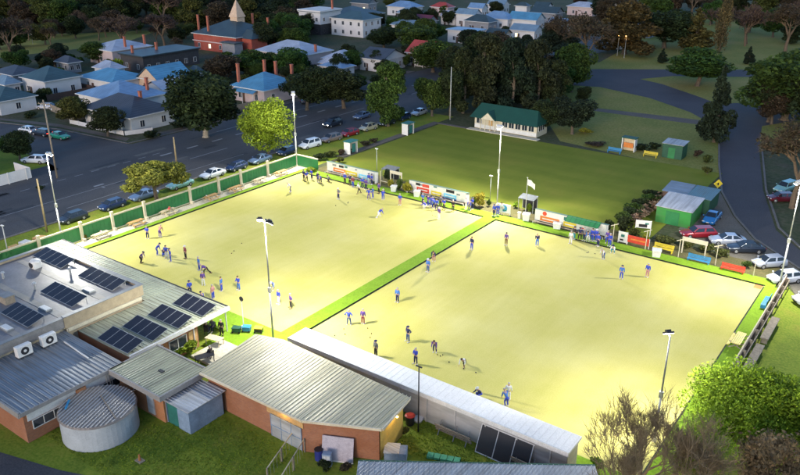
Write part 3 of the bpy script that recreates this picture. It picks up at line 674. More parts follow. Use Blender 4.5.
# dry hedge, bushes are built with the plants
# ------------------------------------------------------------------ the clubhouse and halls in the foreground
brick('brick_red', (.40, .14, .055), (.30, .095, .04), (.22, .17, .13)); brick('brick_orange', (.5, .19, .06), (.42, .14, .045), (.28, .22, .16))
plain('roof_membrane', (.16, .155, .165), .5, var=.35, scale=.35, fine=4); plain('fascia_tan', (.36, .29, .19), .6); plain('fascia_grey', (.24, .23, .22), .6)
plain('beige_block', (.42, .36, .25), .8, var=.2, scale=.7)
sheet('wall_pale_tin', (.42, .45, .36), 'Y', .35, stain=(.25, .25, .2)); sheet('roof_pale_green', (.42, .44, .32), 'X', .35)
sheet('roof_steel_blue', (.25, .28, .31), 'X', .4, metal=.25); sheet('roof_olive', (.36, .36, .24), 'Y', .3); sheet('roof_hall', (.48, .43, .27), 'Y', .35, var=.15, stain=(.25, .24, .2))
sheet('tin_white', (.5, .52, .55), 'X', .25); sheet('wall_white_tin', (.62, .62, .6), 'X', .3); plain('roof_long', (.78, .75, .71), .55, var=.1, scale=.5)
sheet('roof_tank', (.24, .21, .18), 'Y', .35, stain=(.1, .07, .05)); plain('tank_wall', (.36, .39, .42), .7, var=.25, scale=.7); plain('tin_blue', (.22, .3, .42), .5, .1, var=.3)
def solarm():
    m, n, b = new_mat('solar_cell'); g = coords(n)
    br = n.nodes.new('ShaderNodeTexBrick'); br.offset = 0; br.inputs['Scale'].default_value = 1
    br.inputs['Brick Width'].default_value = .16; br.inputs['Row Height'].default_value = .16; br.inputs['Mortar Size'].default_value = .006
    br.inputs['Color1'].default_value = (.010, .010, .016, 1); br.inputs['Color2'].default_value = (.014, .014, .02, 1); br.inputs['Mortar'].default_value = (.03, .03, .04, 1)
    n.links.new(g, br.inputs['Vector']); n.links.new(br.outputs[0], b.inputs['Base Color']); b.inputs['Roughness'].default_value = .12
    MATS['solar_cell'] = m
solarm()
def ribs(x0, x1, y0, y1, z, axis, pitch, m, t, zf=None, h=.05, w_=.05, name='roof_rib'):
    """raised seams of a steel roof as one mesh"""
    b = MB(); zf = zf or (lambda x, y: z)
    if axis == 'Y':
        x = x0
        while x <= x1 + .01: b.bar((x, y0, zf(x, y0) + h / 2), (x, y1, zf(x, y1) + h / 2), w_, h); x += pitch
    else:
        y = y0
        while y <= y1 + .01: b.bar((x0, y, zf(x0, y) + h / 2), (x1, y, zf(x1, y) + h / 2), w_, h); y += pitch
    return b.build(name, m, t)
def window(t, x0, x1, z0, z1, y, panes=3, axis='X', frame='white_paint', out=-1, glass='window_glass'):
    """framed window on a wall face; axis X: wall faces -Y (out=-1) at y; axis Y: wall faces +X (out=1) at x=y"""
    def bx(b, a0, a1, c0, c1, d0, d1):
        lo, hi = sorted((y + out * d0, y + out * d1))
        return b.box(a0, a1, lo, hi, c0, c1) if axis == 'X' else b.box(lo, hi, a0, a1, c0, c1)
    b = MB(); fw = .07
    bx(b, x0, x1, z0 - fw, z0, .002, .06); bx(b, x0, x1, z1, z1 + fw, .002, .06); bx(b, x0 - fw, x0, z0 - fw, z1 + fw, .002, .06); bx(b, x1, x1 + fw, z0 - fw, z1 + fw, .002, .06)
    for i in range(1, panes):
        c = x0 + (x1 - x0) * i / panes; bx(b, c - .03, c + .03, z0, z1, .004, .055)
    f = b.build('window', frame, t)
    b = MB(); bx(b, x0, x1, z0, z1, .003, .02); b.build('pane', glass, f)
    return f
# --- main flat roofed clubhouse
t = thing('clubhouse', 'large flat roofed clubhouse at the left with a grey roof carrying solar panels', 'clubhouse', (0, 0, 0))
MB().box(-32.4, -15.0, -90, -49.3, 0, 4.35).build('wall', 'beige_block', t)
rf = MB().box(-32.2, -15.2, -90, -49.5, 4.352, 4.55).build('roof', 'roof_membrane', t)
b = MB()
b.box(-32.5, -14.75, -49.5, -49.2, 3.6, 4.8); b.box(-32.6, -32.3, -90, -49.5, 3.6, 4.8); b.box(-15.05, -14.75, -58.2, -49.5, 3.62, 4.8)
b.build('parapet', 'fascia_tan', t)
MB().box(-15.05, -14.8, -90, -58.2, 3.7, 4.75).build('parapet', 'fascia_grey', t)
MB().box(-14.75, -14.55, -58.0, -49.6, 3.25, 3.6).build('gutter', 'cream_paint', t)
MB().box(-32.7, -14.65, -49.62, -49.1, 4.8, 4.86).box(-15.2, -14.65, -58.2, -49.62, 4.8, 4.86).box(-15.2, -14.7, -90, -58.2, 4.75, 4.81).box(-32.7, -32.2, -90, -49.62, 4.8, 4.86).build('coping', 'grey_metal', t)
ribs(-32, -15.4, 0, 0, 0, 'Y', 99, 'roof_membrane', t) if False else None
b = MB()
for y in (-53.3, -57.9, -62.4): b.box(-31.5, -15.6, y - .35, y + .35, 4.552, 4.575)
b.build('roof_seam', plain('membrane_patch', (.24, .22, .19), .55, var=.35, scale=.6), rf)
MB().tube((-14.62, -58.1, 0.2), (-14.62, -58.1, 3.6), .06).build('downpipe', 'cream_paint', t)
# verandah and lower roofs
vr = thing('verandah', 'pale ribbed lower roof with solar panels wrapping the clubhouse beside the left green', 'verandah', (0, 0, 0))
zf = lambda x, y: 3.0 + (-14.7 - x) * .02 if x > -14.7 else 3.0
b = MB()
b.box(-37.2, -14.7, -49.2, -45.0, 2.8, 2.95); b.box(-14.7, -6.5, -57.0, -45.0, 2.802, 2.93)
b.build('roof', 'roof_pale_green', vr)
ribs(-14.6, -6.6, -56.8, -45.1, 2.93, 'X', .5, 'roof_pale_green', vr)
ribs(-37, -14.8, -49.1, -45.2, 2.95, 'Y', .5, 'roof_pale_green', vr)
MB().box(-6.5, -6.3, -57.0, -44.9, 2.6, 3.02).build('fascia', 'white_paint', vr); MB().box(-37.2, -6.5, -45.0, -44.85, 2.7, 3.0).build('gutter', 'dark_metal', vr)
for x in (-6.6, -12, -18, -24, -30, -36): MB().tube((x, -45.3, 0), (x, -45.3, 2.8), .07).build('post', 'white_paint', vr)
MB().tube((-6.6, -49.5, 0), (-6.6, -49.5, 2.8), .06).build('post', 'white_paint', vr)
MB().box(-36.5, -6.75, -56.9, -48.9, 0, 2.78).build('wall', 'brick_orange', vr)
window(vr, -56, -53.2, 1.0, 2.1, -6.75, 3, 'Y', out=1); window(vr, -52.4, -50.4, 1.0, 2.1, -6.75, 2, 'Y', out=1)
MB().box(-6.75, -6.65, -50.1, -49.1, .1, 2.2).build('door', 'timber_honey', vr)
# solar panels
def solar(cx, cy, z, sx, sy, tilt, n, label, seam='Y'):
    t = thing('solar_panel', label, 'solar panels', (cx, cy, z), 0, 'solar panel arrays on the clubhouse roofs')
    T = Matrix.Translation((0, 0, .12 + abs(math.sin(tilt)) * sy / 2)) @ Matrix.Rotation(tilt, 4, 'X')
    MB().box(-sx / 2, sx / 2, -sy / 2, sy / 2, -.03, .0, T).build('frame', 'galvanised', t)
    for i in range(n):
        a = -sx / 2 + sx * i / n; b = MB(); b.box(a + .04, a + sx / n - .04, -sy / 2 + .05, sy / 2 - .05, .001, .012, T); b.build('panel', 'solar_cell', t)
    b = MB()
    for xx in (-sx / 2 + .2, sx / 2 - .2):
        for yy in (-sy / 2 + .1, sy / 2 - .1):
            p = T @ Vector((xx, yy, -.03)); b.bar((p.x, p.y, 0), tuple(p), .05)
    b.build('mounting', 'galvanised', t)
for cy, l in [(-47.1, 'solar array on the low roof nearest the left green'), (-50.2, 'second solar array from the green on the low verandah roof'), (-53.2, 'third solar array from the green on the low verandah roof'), (-56.0, 'solar array on the low roof nearest the olive roofed block')]:
    solar(-9.2, cy, 2.95, 4.8, 1.95, R(15), 4, l)
for cx, cy, sx, l in [(-28.6, -50.9, 5.8, 'solar array at the street corner of the flat clubhouse roof behind the white roof cowl'), (-19.4, -50.9, 6.2, 'solar array at the green side corner of the flat clubhouse roof'), (-19.3, -55.4, 5.8, 'solar array in the middle of the flat clubhouse roof'), (-18.5, -60.2, 5.0, 'solar array at the left edge of the photo on the flat roof')]:
    solar(cx, cy, 4.55, sx, 1.9, R(14), 5, l)
# roof plant
t = thing('roof_vent', 'white rounded roof cowl on the flat clubhouse roof', 'roof vent', (-28.3, -53.2, 4.55)); MB().box(-.5, .5, -.5, .5, 0, .7).build('base', 'white_paint', t, bevel=.12); MB().tube((0, -.5, .5), (0, -.62, .5), .32, .32, 14).build('fan_grille', 'dark_metal', t); MB().ball((0, 0, .75), .62, 12, 8, (1, 1, .5)).build('cowl', 'white_paint', t, True)
for x, y, l, k in [(-23.7, -51.9, 'small steel roof vent behind the second rooftop solar array', 0), (-18.5, -53.1, 'low white roof hatch between two rooftop solar arrays', 1), (-18.3, -58.0, 'low white roof hatch left of the middle rooftop solar array', 1), (-22.8, -59.4, 'brown cube vent on the flat roof near the photo edge', 2), (-23.3, -56.2, 'thin grey roof pipe in the middle of the flat roof', 0), (-28.5, -56.8, 'thin grey roof pipe near the left photo edge', 0), (-17.6, -62.3, 'low pale roof hatch at the left photo edge', 1)]:
    t = thing('roof_hatch' if k == 1 else 'roof_vent', l, 'roof hatch' if k == 1 else 'roof vent', (x, y, 4.55))
    if k == 0: MB().tube((0, 0, 0), (0, 0, .7), .12).build('pipe', 'galvanised', t); MB().tube((0, 0, .7), (0, 0, .85), .24, .1, 10).build('cap', 'galvanised', t)
    elif k == 1: MB().box(-.7, .7, -.35, .35, 0, .14).build('frame', 'galvanised', t); MB().box(-.64, .64, -.29, .29, .14, .2).build('lid', 'white_paint', t)
    else: MB().box(-.6, .6, -.5, .5, 0, .8).build('housing', 'timber_grey', t); MB().box(-.66, .66, -.56, .56, .8, .88).build('lid', 'grey_metal', t)
# --- brick wing with the blue grey roof
t = thing('brick_wing', 'brick wing with a blue grey ribbed roof and strip windows at the lower left', 'building', (0, 0, 0))
MB().box(-20, -5.95, -67.6, -58.0, 0, 2.75).build('wall', 'brick_red', t)
zz = lambda x, y: 3.55 + (x + 15) * -.04
b = MB(); b.add([(-20.5, -67.9, 3.3), (-5.7, -67.9, 2.95), (-5.7, -58.2, 2.95), (-20.5, -58.2, 3.3), (-20.5, -67.9, 3.5), (-5.7, -67.9, 3.15), (-5.7, -58.2, 3.15), (-20.5, -58.2, 3.5)], [(0, 3, 2, 1), (4, 5, 6, 7), (0, 1, 5, 4), (1, 2, 6, 5), (2, 3, 7, 6), (3, 0, 4, 7)])
b.build('roof', 'roof_steel_blue', t)
ribs(-20.4, -5.75, -67.8, -58.3, 0, 'X', .42, 'roof_steel_blue', t, zf=lambda x, y: 3.5 - (x + 20.5) * .02365)
MB().box(-5.7, -5.6, -68.0, -58.1, 2.85, 3.2).box(-20.5, -5.7, -68.05, -67.9, 2.75, 3.3).build('fascia', 'fascia_grey', t)
MB().box(-5.95, -5.88, -67.3, -58.3, 2.0, 2.74).build('eave_panel', 'white_paint', t)
window(t, -66.9, -63.2, 1.1, 1.85, -5.95, 4, 'Y', out=1); window(t, -61.6, -58.3, 1.1, 1.85, -5.95, 3, 'Y', out=1)
MB().box(-5.94, -5.72, -62.9, -62.0, 0, 2.7).build('pier', 'brick_orange', t)
window(t, -14, -12.2, 1.2, 2.2, -67.6, 2)
MB().bar((-12.9, -59.5, 3.45), (-8.5, -59.8, 3.35), .1).build('pipe', 'white_paint', t)
for y, l in [(-63.0, 'white air conditioning unit on the blue grey roof, nearer the photo edge'), (-60.6, 'white air conditioning unit on the blue grey roof, nearer the green')]:
    t = thing('air_conditioner', l, 'air conditioner', (-13.6, y, 3.42), 0, 'air conditioning units on the blue grey roof')
    MB().box(-.3, .3, -.7, .7, .08, 1.1).build('casing', 'white_paint', t, bevel=.03); MB().tube((.3, 0, .6), (.32, 0, .6), .38, .38, 18).build('fan_grille', 'dark_metal', t); MB().tube((.32, 0, .6), (.34, 0, .6), .14, .14, 12).build('fan_hub', 'white_paint', t); MB().box(-.3, .3, -.7, -.6, 0, .08).box(-.3, .3, .6, .7, 0, .08).build('foot', 'dark_metal', t)
# --- olive roofed block
t = thing('brick_block', 'small brick block with an olive flat roof between the round tank and the verandah', 'building', (0, 0, 0))
MB().box(-5.2, 1.0, -59.1, -54.9, 0, 2.9).build('wall', 'brick_orange', t)
MB().box(-5.6, 1.4, -59.6, -54.5, 2.95, 3.15).build('roof', 'roof_olive', t); ribs(-5.5, 1.3, -59.5, -54.6, 3.15, 'Y', .35, 'roof_olive', t, h=.03)
MB().box(-5.75, 1.55, -59.75, -59.6, 2.7, 3.2).box(1.4, 1.55, -59.6, -54.4, 2.7, 3.2).box(-5.75, 1.4, -54.5, -54.35, 2.7, 3.24).box(-5.75, -5.6, -59.6, -54.5, 2.7, 3.2).build('fascia', 'fascia_grey', t)
MB().box(-1.2, -.3, -59.2, -59.1, .3, 2.1).build('door', 'tin_white', t); MB().box(-2.0, -1.4, -57.2, -56.9, 3.15, 3.22).build('roof_vent', 'dark_metal', t)
MB().bar((-3.6, -59.2, 1.2), (-1.6, -59.4, 3.3), .07).bar((-2.6, -59.3, 2.0), (-1.9, -60.1, 2.6), .05).build('pipe', 'white_paint', t)
MB().tube((-5.9, -59.6, 0), (-5.9, -59.6, 3), .06).tube((-5.7, -60.0, 0), (-5.7, -60.0, 2.9), .05).build('downpipe', 'galvanised', t)
# --- tin shed
t = thing('tin_shed', 'open fronted pale tin lean-to shed beside the olive roofed block', 'shed', (.95, -58.9, 0))
MB().box(3.05, 3.1, 0, 3.7, 0, 2.2).box(0, 3.1, 3.65, 3.7, 0, 2.2).box(1.6, 3.05, 0, .05, 0, 2.15).build('wall', 'tin_blue', t)
b = MB(); b.box(-.2, 3.25, -.15, 3.9, 2.25, 2.33); b.build('roof', 'tin_white', t); MB().box(.9, 3.3, -.2, 3.95, 2.331, 2.36).build('roof_sheet', 'wall_white_tin', t)
ribs(-.1, 3.2, -.1, 3.85, 2.35, 'X', .3, 'tin_white', t, h=.04)
MB().box(.2, 1.55, .05, .1, 0, 2.1).build('door', 'teal_paint', t); MB().box(0, .12, 0, .12, 0, 2.25).build('post', 'tin_blue', t); MB().box(.4, 2.8, 1, 3, .05, 1.2).build('shelf', 'dark_metal', t)
# --- round tank
t = thing('water_tank', 'round pale concrete tank with a rusty ribbed lid on the lower left lawn', 'water tank', (-2.75, -62.9, 0))
b = MB(); b.tube((0, 0, 0), (0, 0, 2.25), 3.12, 3.08, 48); b.build('wall', 'tank_wall', t, False)
b = MB(); b.tube((0, 0, 2.25), (0, 0, 2.38), 3.2, 3.1, 48); b.build('lid', 'roof_tank', t)
b = MB()
for i in range(19):
    x = -2.9 + i * .322; h_ = math.sqrt(max(0, 3.08 ** 2 - x * x)); b.box(x - .05, x + .05, -h_, h_, 2.38, 2.43)
b.build('lid_rib', plain('tin_rib', (.4, .38, .36), .5, .2), t, rotz=R(22))
MB().bar((-1.6, -1.9, 2.5), (-2.5, -1.0, 2.5), .14).build('hatch_bar', 'blue_paint', t); MB().bar((-1.0, 1.0, 2.48), (2.9, -.2, 2.46), .06).build('pipe', 'timber_grey', t)
# --- brick hall
zh = lambda x, y: 3.75 + (y + 48.2) * .05
t = thing('brick_hall', 'long brick hall with a wide pale ribbed roof in front of the greens', 'hall', (0, 0, 0))
outer = [(1.0, -48.2), (1.5, -55.3), (13.5, -55.1), (19.4, -52.4), (18.9, -48.0), (4.0, -47.4)]
inner = [(1.4, -48.6), (1.8, -54.8), (13.4, -54.8), (18.9, -52.1), (18.5, -48.4), (4.2, -47.9)]
b = MB(); b.prism(inner, 0, 3.28); b.build('wall', 'brick_red', t)
b = MB(); n = len(outer); b.add([(x, y, zh(x, y) - .16) for x, y in outer] + [(x, y, zh(x, y)) for x, y in outer], [tuple(range(n)), tuple(range(2 * n - 1, n - 1, -1))] + [(i, (i + 1) % n, n + (i + 1) % n, n + i) for i in range(n)]); b.build('roof', 'roof_hall', t)
b = MB(); x = 1.4
while x < 19.3:
    ylo = -55.3 if x < 13.5 else -55.1 + (x - 13.5) * 2.7 / 5.9
    yhi = -47.9 + .0 * x if x > 2 else -48.2
    b.bar((x, ylo + .03, zh(x, ylo) + .02), (x, yhi, zh(x, yhi) + .02), .055, .05); x += .4
b.build('roof_rib', plain('rib_pale', (.42, .41, .31), .5, .1), t)
b = MB()
for p, q in [((1.5, -55.38), (13.5, -55.18)), ((13.5, -55.18), (19.45, -52.45)), ((19.48, -52.4), (18.98, -48.0))]: b.bar((*p, zh(*p) - .12), (*q, zh(*q) - .12), .14, .22)
b.build('gutter', 'cream_paint', t)
MB().box(9.2, 13.3, -54.88, -54.81, 2.25, 3.1).build('lit_patch_panel', 'timber_honey', t)  # honey-coloured panel stands in for lamplight on the wall above the door
gd = MB().box(9.6, 13.1, -54.9, -54.81, 0, 2.2).build('garage_door', 'tin_white', t)
b = MB()
for i in range(4): b.box(9.6 + i * 1.15, 9.66 + i * 1.15, -54.94, -54.905, 0, 2.2)
b.box(9.6, 13.1, -54.945, -54.903, 1.1, 1.16); b.build('door_frame', 'tin_blue', gd)
def wall_lamp(t, x, y, z, e, ax):
    MB().box(x - .08, x + .08, y - .08, y + .08, z, z + .1).build('wall_lamp', emit('lamp_warm', (1, .72, .2), 6), t)
    ld = bpy.data.lights.new('wall_light', 'POINT'); ld.energy = e; ld.shadow_soft_size = .12; ld.color = (1, .66, .2)
    lo = bpy.data.objects.new('wall_light', ld); C.objects.link(lo); lo.parent = t; lo.location = (x, y, z - .12)
wall_lamp(t, 11.3, -55.12, 3.15, 22, 0); wall_lamp(t, 19.28, -50.2, 3.2, 32, 0)
b = MB(); b.prism([(18.93, -52.0), (18.97, -52.05), (18.58, -48.42), (18.52, -48.42)], .1, 3.2); b.build('end_wall', plain('lit_wall_yellow', (.5, .34, .07), .8, var=.2), t)  # thin sheet over the brick, yellow lamp glow put into its colour
# --- long white roofed storeroom beside the right green
t = thing('long_shed', 'very long narrow shed with a white roof along the near edge of the right green', 'shed', (0, 0, 0))
MB().box(3.2, 32.0, -45.6, -43.6, 0, 2.72).build('wall', 'wall_white_tin', t)
MB().box(3.0, 32.2, -45.85, -43.4, 2.74, 2.95).build('roof', 'roof_long', t); ribs(3.2, 32.1, -45.8, -43.45, 2.95, 'Y', .6, 'roof_long', t, h=.02)
MB().box(3.0, 32.2, -45.95, -45.85, 2.6, 3.0).build('gutter', 'white_paint', t); MB().box(32.0, 32.05, -45.55, -43.65, .1, 2.6).build('end_wall', 'cream_paint', t)
MB().box(8.6, 9.9, -45.66, -45.605, 0, 2.1).build('doorway', 'dark_metal', t)
for i in range(10): MB().box(4.5 + i * 2.9, 4.6 + i * 2.9, -45.68, -45.602, 0, 2.6).build('wall_batten', 'wall_white_tin', t)
# dark lean-to frames against it
t = thing('panel_rack', 'rack of four black panels with white frames leaning on the long shed', 'panel rack', (24.6, -46.6, 0))
M = Matrix.Rotation(R(-22), 4, 'X')
for i in range(3):
    M = Matrix.Translation((i * 1.55, 0, 0.05)) @ Matrix.Rotation(R(-25), 4, 'X'); MB().box(0, 1.45, 0, .05, 0, 2.3, M).build('panel', 'black_paint', t)
M = Matrix.Translation((0, 0, .05)) @ Matrix.Rotation(R(-25), 4, 'X')
b = MB(); b.box(-.06, 4.7, -.03, .08, 2.3, 2.38, M); b.box(-.06, 4.7, -.03, .08, -.06, .02, M)
for i in range(4): b.box(-.06 + i * 1.55, .0 + i * 1.55, -.03, .08, 0, 2.3, M)
b.build('frame', 'white_paint', t)
for i, (x, l) in enumerate([(22.4, 'folded grey trestle stack leaning on the long shed left of the black panels'), (29.6, 'folded grey trestle stack leaning on the long shed right of the black panels')]):
    t = thing('trestle_stack', l, 'trestles', (x, -46.3, 0))
    for k in range(3): MB().bar((-1.9, -.1 * k, .35 + .28 * k), (1.6, -.1 * k, .35 + .28 * k), .09, .12).build('rail', 'timber_grey', t)
    for xx in (-1.5, 0, 1.2): MB().bar((xx, -.35, 0), (xx, .3, 1.2), .07).build('leg', 'grey_metal', t)
# yard clutter
x, y = G(443, 459); t = thing('crate', 'row of low green crates on the grass by the near roof', 'crates', (x, y, 0), R(20))
for k in range(5): MB().box(-1.3 + k * .55, -.8 + k * .55, -.3, .3, 0, .22).build('tray', plain('mint', (.1, .4, .2), .6), t)
x, y = G(410, 424); t = thing('pot_plant', 'dark bin with a red lid at the yellow lit end wall of the hall', 'bin', (x, y, 0)); MB().tube((0, 0, 0), (0, 0, .9), .35, .42, 14).build('body', 'dark_metal', t); MB().tube((0, 0, .9), (0, 0, 1.02), .46, .3, 14).build('lid', 'red_paint', t)
x, y = G(418, 421); t = thing('basin', 'round white basin on the yard grass by the long shed', 'basin', (x, y, 0)); MB().tube((0, 0, 0), (0, 0, .25), .35, .45, 16).build('bowl', 'white_paint', t); MB().tube((0, 0, .25), (0, 0, .3), .47, .47, 16).build('rim', 'white_paint', t)
x, y = G(337, 462); t = thing('mattress_board', 'pale board leaning on the brick end of the hall', 'board', (x, y, 0), R(25)); M = Matrix.Rotation(R(-15), 4, 'X'); MB().box(-1.3, 1.3, 0, .12, 0, 2.1, M).build('board', plain('mauve', (.42, .38, .42), .7), t); MB().box(-1.35, 1.35, -.02, 0, 0, .1, M).build('edge_strip', 'white_paint', t)
x, y = G(328, 464); t = thing('cabinet', 'narrow pale blue cabinet in front of the leaning board', 'cabinet', (x, y, 0), R(25)); MB().box(-.35, .35, -.4, .1, 0, 1.2).build('body', 'tin_blue', t); MB().box(-.3, .3, -.43, -.4, .1, 1.1).build('door', 'tin_white', t)
x, y = G(319, 459); t = thing('barrel', 'dark blue barrel beside the leaning board', 'barrel', (x, y, 0)); MB().tube((0, 0, 0), (0, 0, .95), .33, .33, 16).build('body', 'navy_paint', t); MB().tube((0, 0, .95), (0, 0, 1.0), .35, .35, 16).build('rim', 'dark_metal', t)
x, y = G(396, 458); t = thing('tarpaulin_box', 'pale blue sheeted bin near the corner of the hall', 'bin', (x, y, 0), R(30)); MB().box(-.9, .9, -.6, .6, 0, .9).build('body', 'tin_blue', t, bevel=.05); MB().box(-.95, .3, -.65, .65, .9, .98).build('lid', 'tin_white', t)
x, y = G(272, 475)
t = thing('wire_fence', 'short timber and wire gate leading from the hall corner to the lower edge', 'fence', (0, 0, 0))
p, q = (*G(295, 443), 0), (*G(268, 482), 0); p2, q2 = (*G(305, 452), 0), (*G(282, 490), 0)
for a, c in ((p, q), (p2, q2)):
    MB().bar((a[0], a[1], 1.3), (c[0], c[1], 1.3), .07).build('rail', 'timber_pale', t)
    for k in (0, .5, 1): X = a[0] + (c[0] - a[0]) * k; Y = a[1] + (c[1] - a[1]) * k; MB().box(X - .05, X + .05, Y - .05, Y + .05, 0, 1.35).build('post', 'timber_grey', t)
    b = MB()
    for k in range(10): b.bar((a[0] + (c[0] - a[0]) * k / 9, a[1] + (c[1] - a[1]) * k / 9, .05), (a[0] + (c[0] - a[0]) * k / 9, a[1] + (c[1] - a[1]) * k / 9, 1.3), .015)
    b.build('wire_mesh', 'galvanised', t)
x, y = G(140, 461); t = thing('hydrant_marker', 'small orange marker stub on the lower left lawn right of the round tank', 'marker', (x, y, 0)); MB().tube((0, 0, 0), (0, 0, .65), .12, .07).build('stub', plain('faded_orange', (.3, .12, .04), .8), t); MB().box(-.35, .35, -.25, .25, 0, .08).build('base', 'timber_grey', t)
# near roof at the bottom edge
c0, c1 = Vector((20.0, -56.0)), Vector((34.4, -46.1)); d = (c1 - c0).normalized(); nn = Vector((d.y, -d.x)); cor = [c0, c1, c1 + nn * 7, c0 + nn * 7]
t = thing('near_roof_building', 'plain building whose light grey roof crosses the bottom edge of the photo', 'building', (0, 0, 0))
ci = [c0 + (d + nn) * .3, c1 + (-d + nn) * .3, c1 + (-d * .3 + nn * 6.7), c0 + (d * .3 + nn * 6.7)]
b = MB(); b.prism([tuple(p) for p in ci], 0, 2.8); b.build('wall', 'brick_red', t)
b = MB(); b.prism([tuple(p) for p in cor], 2.82, 3.0); b.build('roof', 'roof_lightgrey', t)
b = MB(); b.bar((*(c0 - nn * .06), 2.9), (*(c1 - nn * .06), 2.9), .14, .24); b.build('gutter', 'dark_green_paint', t)
b = MB(); k = 0
while k < (c1 - c0).length: a = c0 + d * k; b.bar((*a, 3.02), (*(a + nn * 7), 3.02), .05, .04); k += .4
b.build('roof_rib', 'roof_lightgrey', t)
# --- pavilion beyond the grass green
plain('roof_green', (.008, .055, .035), .6, var=.2, scale=.5)
t = thing('pavilion', 'cream weatherboard pavilion with a dark green roof beyond the grass green', 'pavilion', (-30.3, 44.6, 0), 0)
L, D = 14.4, 4.6
MB().box(0, L, 0, D, 0, 2.6).build('wall', 'cream_paint', t)
MB().box(.05, L - .05, -.06, -.003, .15, .9).build('dado', 'white_paint', t)
b = MB(); e = .6; zr = 4.9; v = [(-e, -e - .6, 2.45), (L + e, -e - .6, 2.45), (L + e, D + e, 2.5), (-e, D + e, 2.5), (-e + .8, D / 2, zr), (L + e - 1.6, D / 2, zr)]
b.add(v, [(0, 1, 5, 4), (1, 2, 5), (2, 3, 4, 5), (3, 0, 4), (3, 2, 1, 0)]); b.build('roof', 'roof_green', t)
b = MB(); b.add([(2.0, -1.5, 2.4), (5.8, -1.5, 2.4), (3.9, -1.5, 4.1), (2.0, 1.5, 2.4), (5.8, 1.5, 2.4), (3.9, 1.5, 4.1)], [(0, 1, 2), (0, 2, 5, 3), (1, 4, 5, 2)]); gb = b.build('porch_roof', 'roof_green', t)
b = MB(); b.add([(2.25, -1.53, 2.42), (5.55, -1.53, 2.42), (3.9, -1.53, 3.85)], [(0, 1, 2)]); b.build('gable_board', 'cream_paint', gb)
for x in (2.2, 3.3, 4.5, 5.6): MB().box(x - .07, x + .07, -1.45, -1.31, 0, 2.4).build('post', 'cream_paint', t)
window(t, .5, 1.7, 1.1, 2.2, 0, 2, glass='window_glass')
for i in range(5): window(t, 6.6 + i * 1.5, 7.75 + i * 1.5, 1.1, 2.2, 0, 2, frame='white_paint')
window(t, .8, 3.4, 1.1, 2.2, L, 3, 'Y', out=1)
MB().box(3.4, 4.3, -.05, -.003, 0, 2.1).build('door', 'timber_honey', t)
MB().box(-.6, L + 1.2, -2.2, -.7, 0, .12).build('step', 'concrete', t)
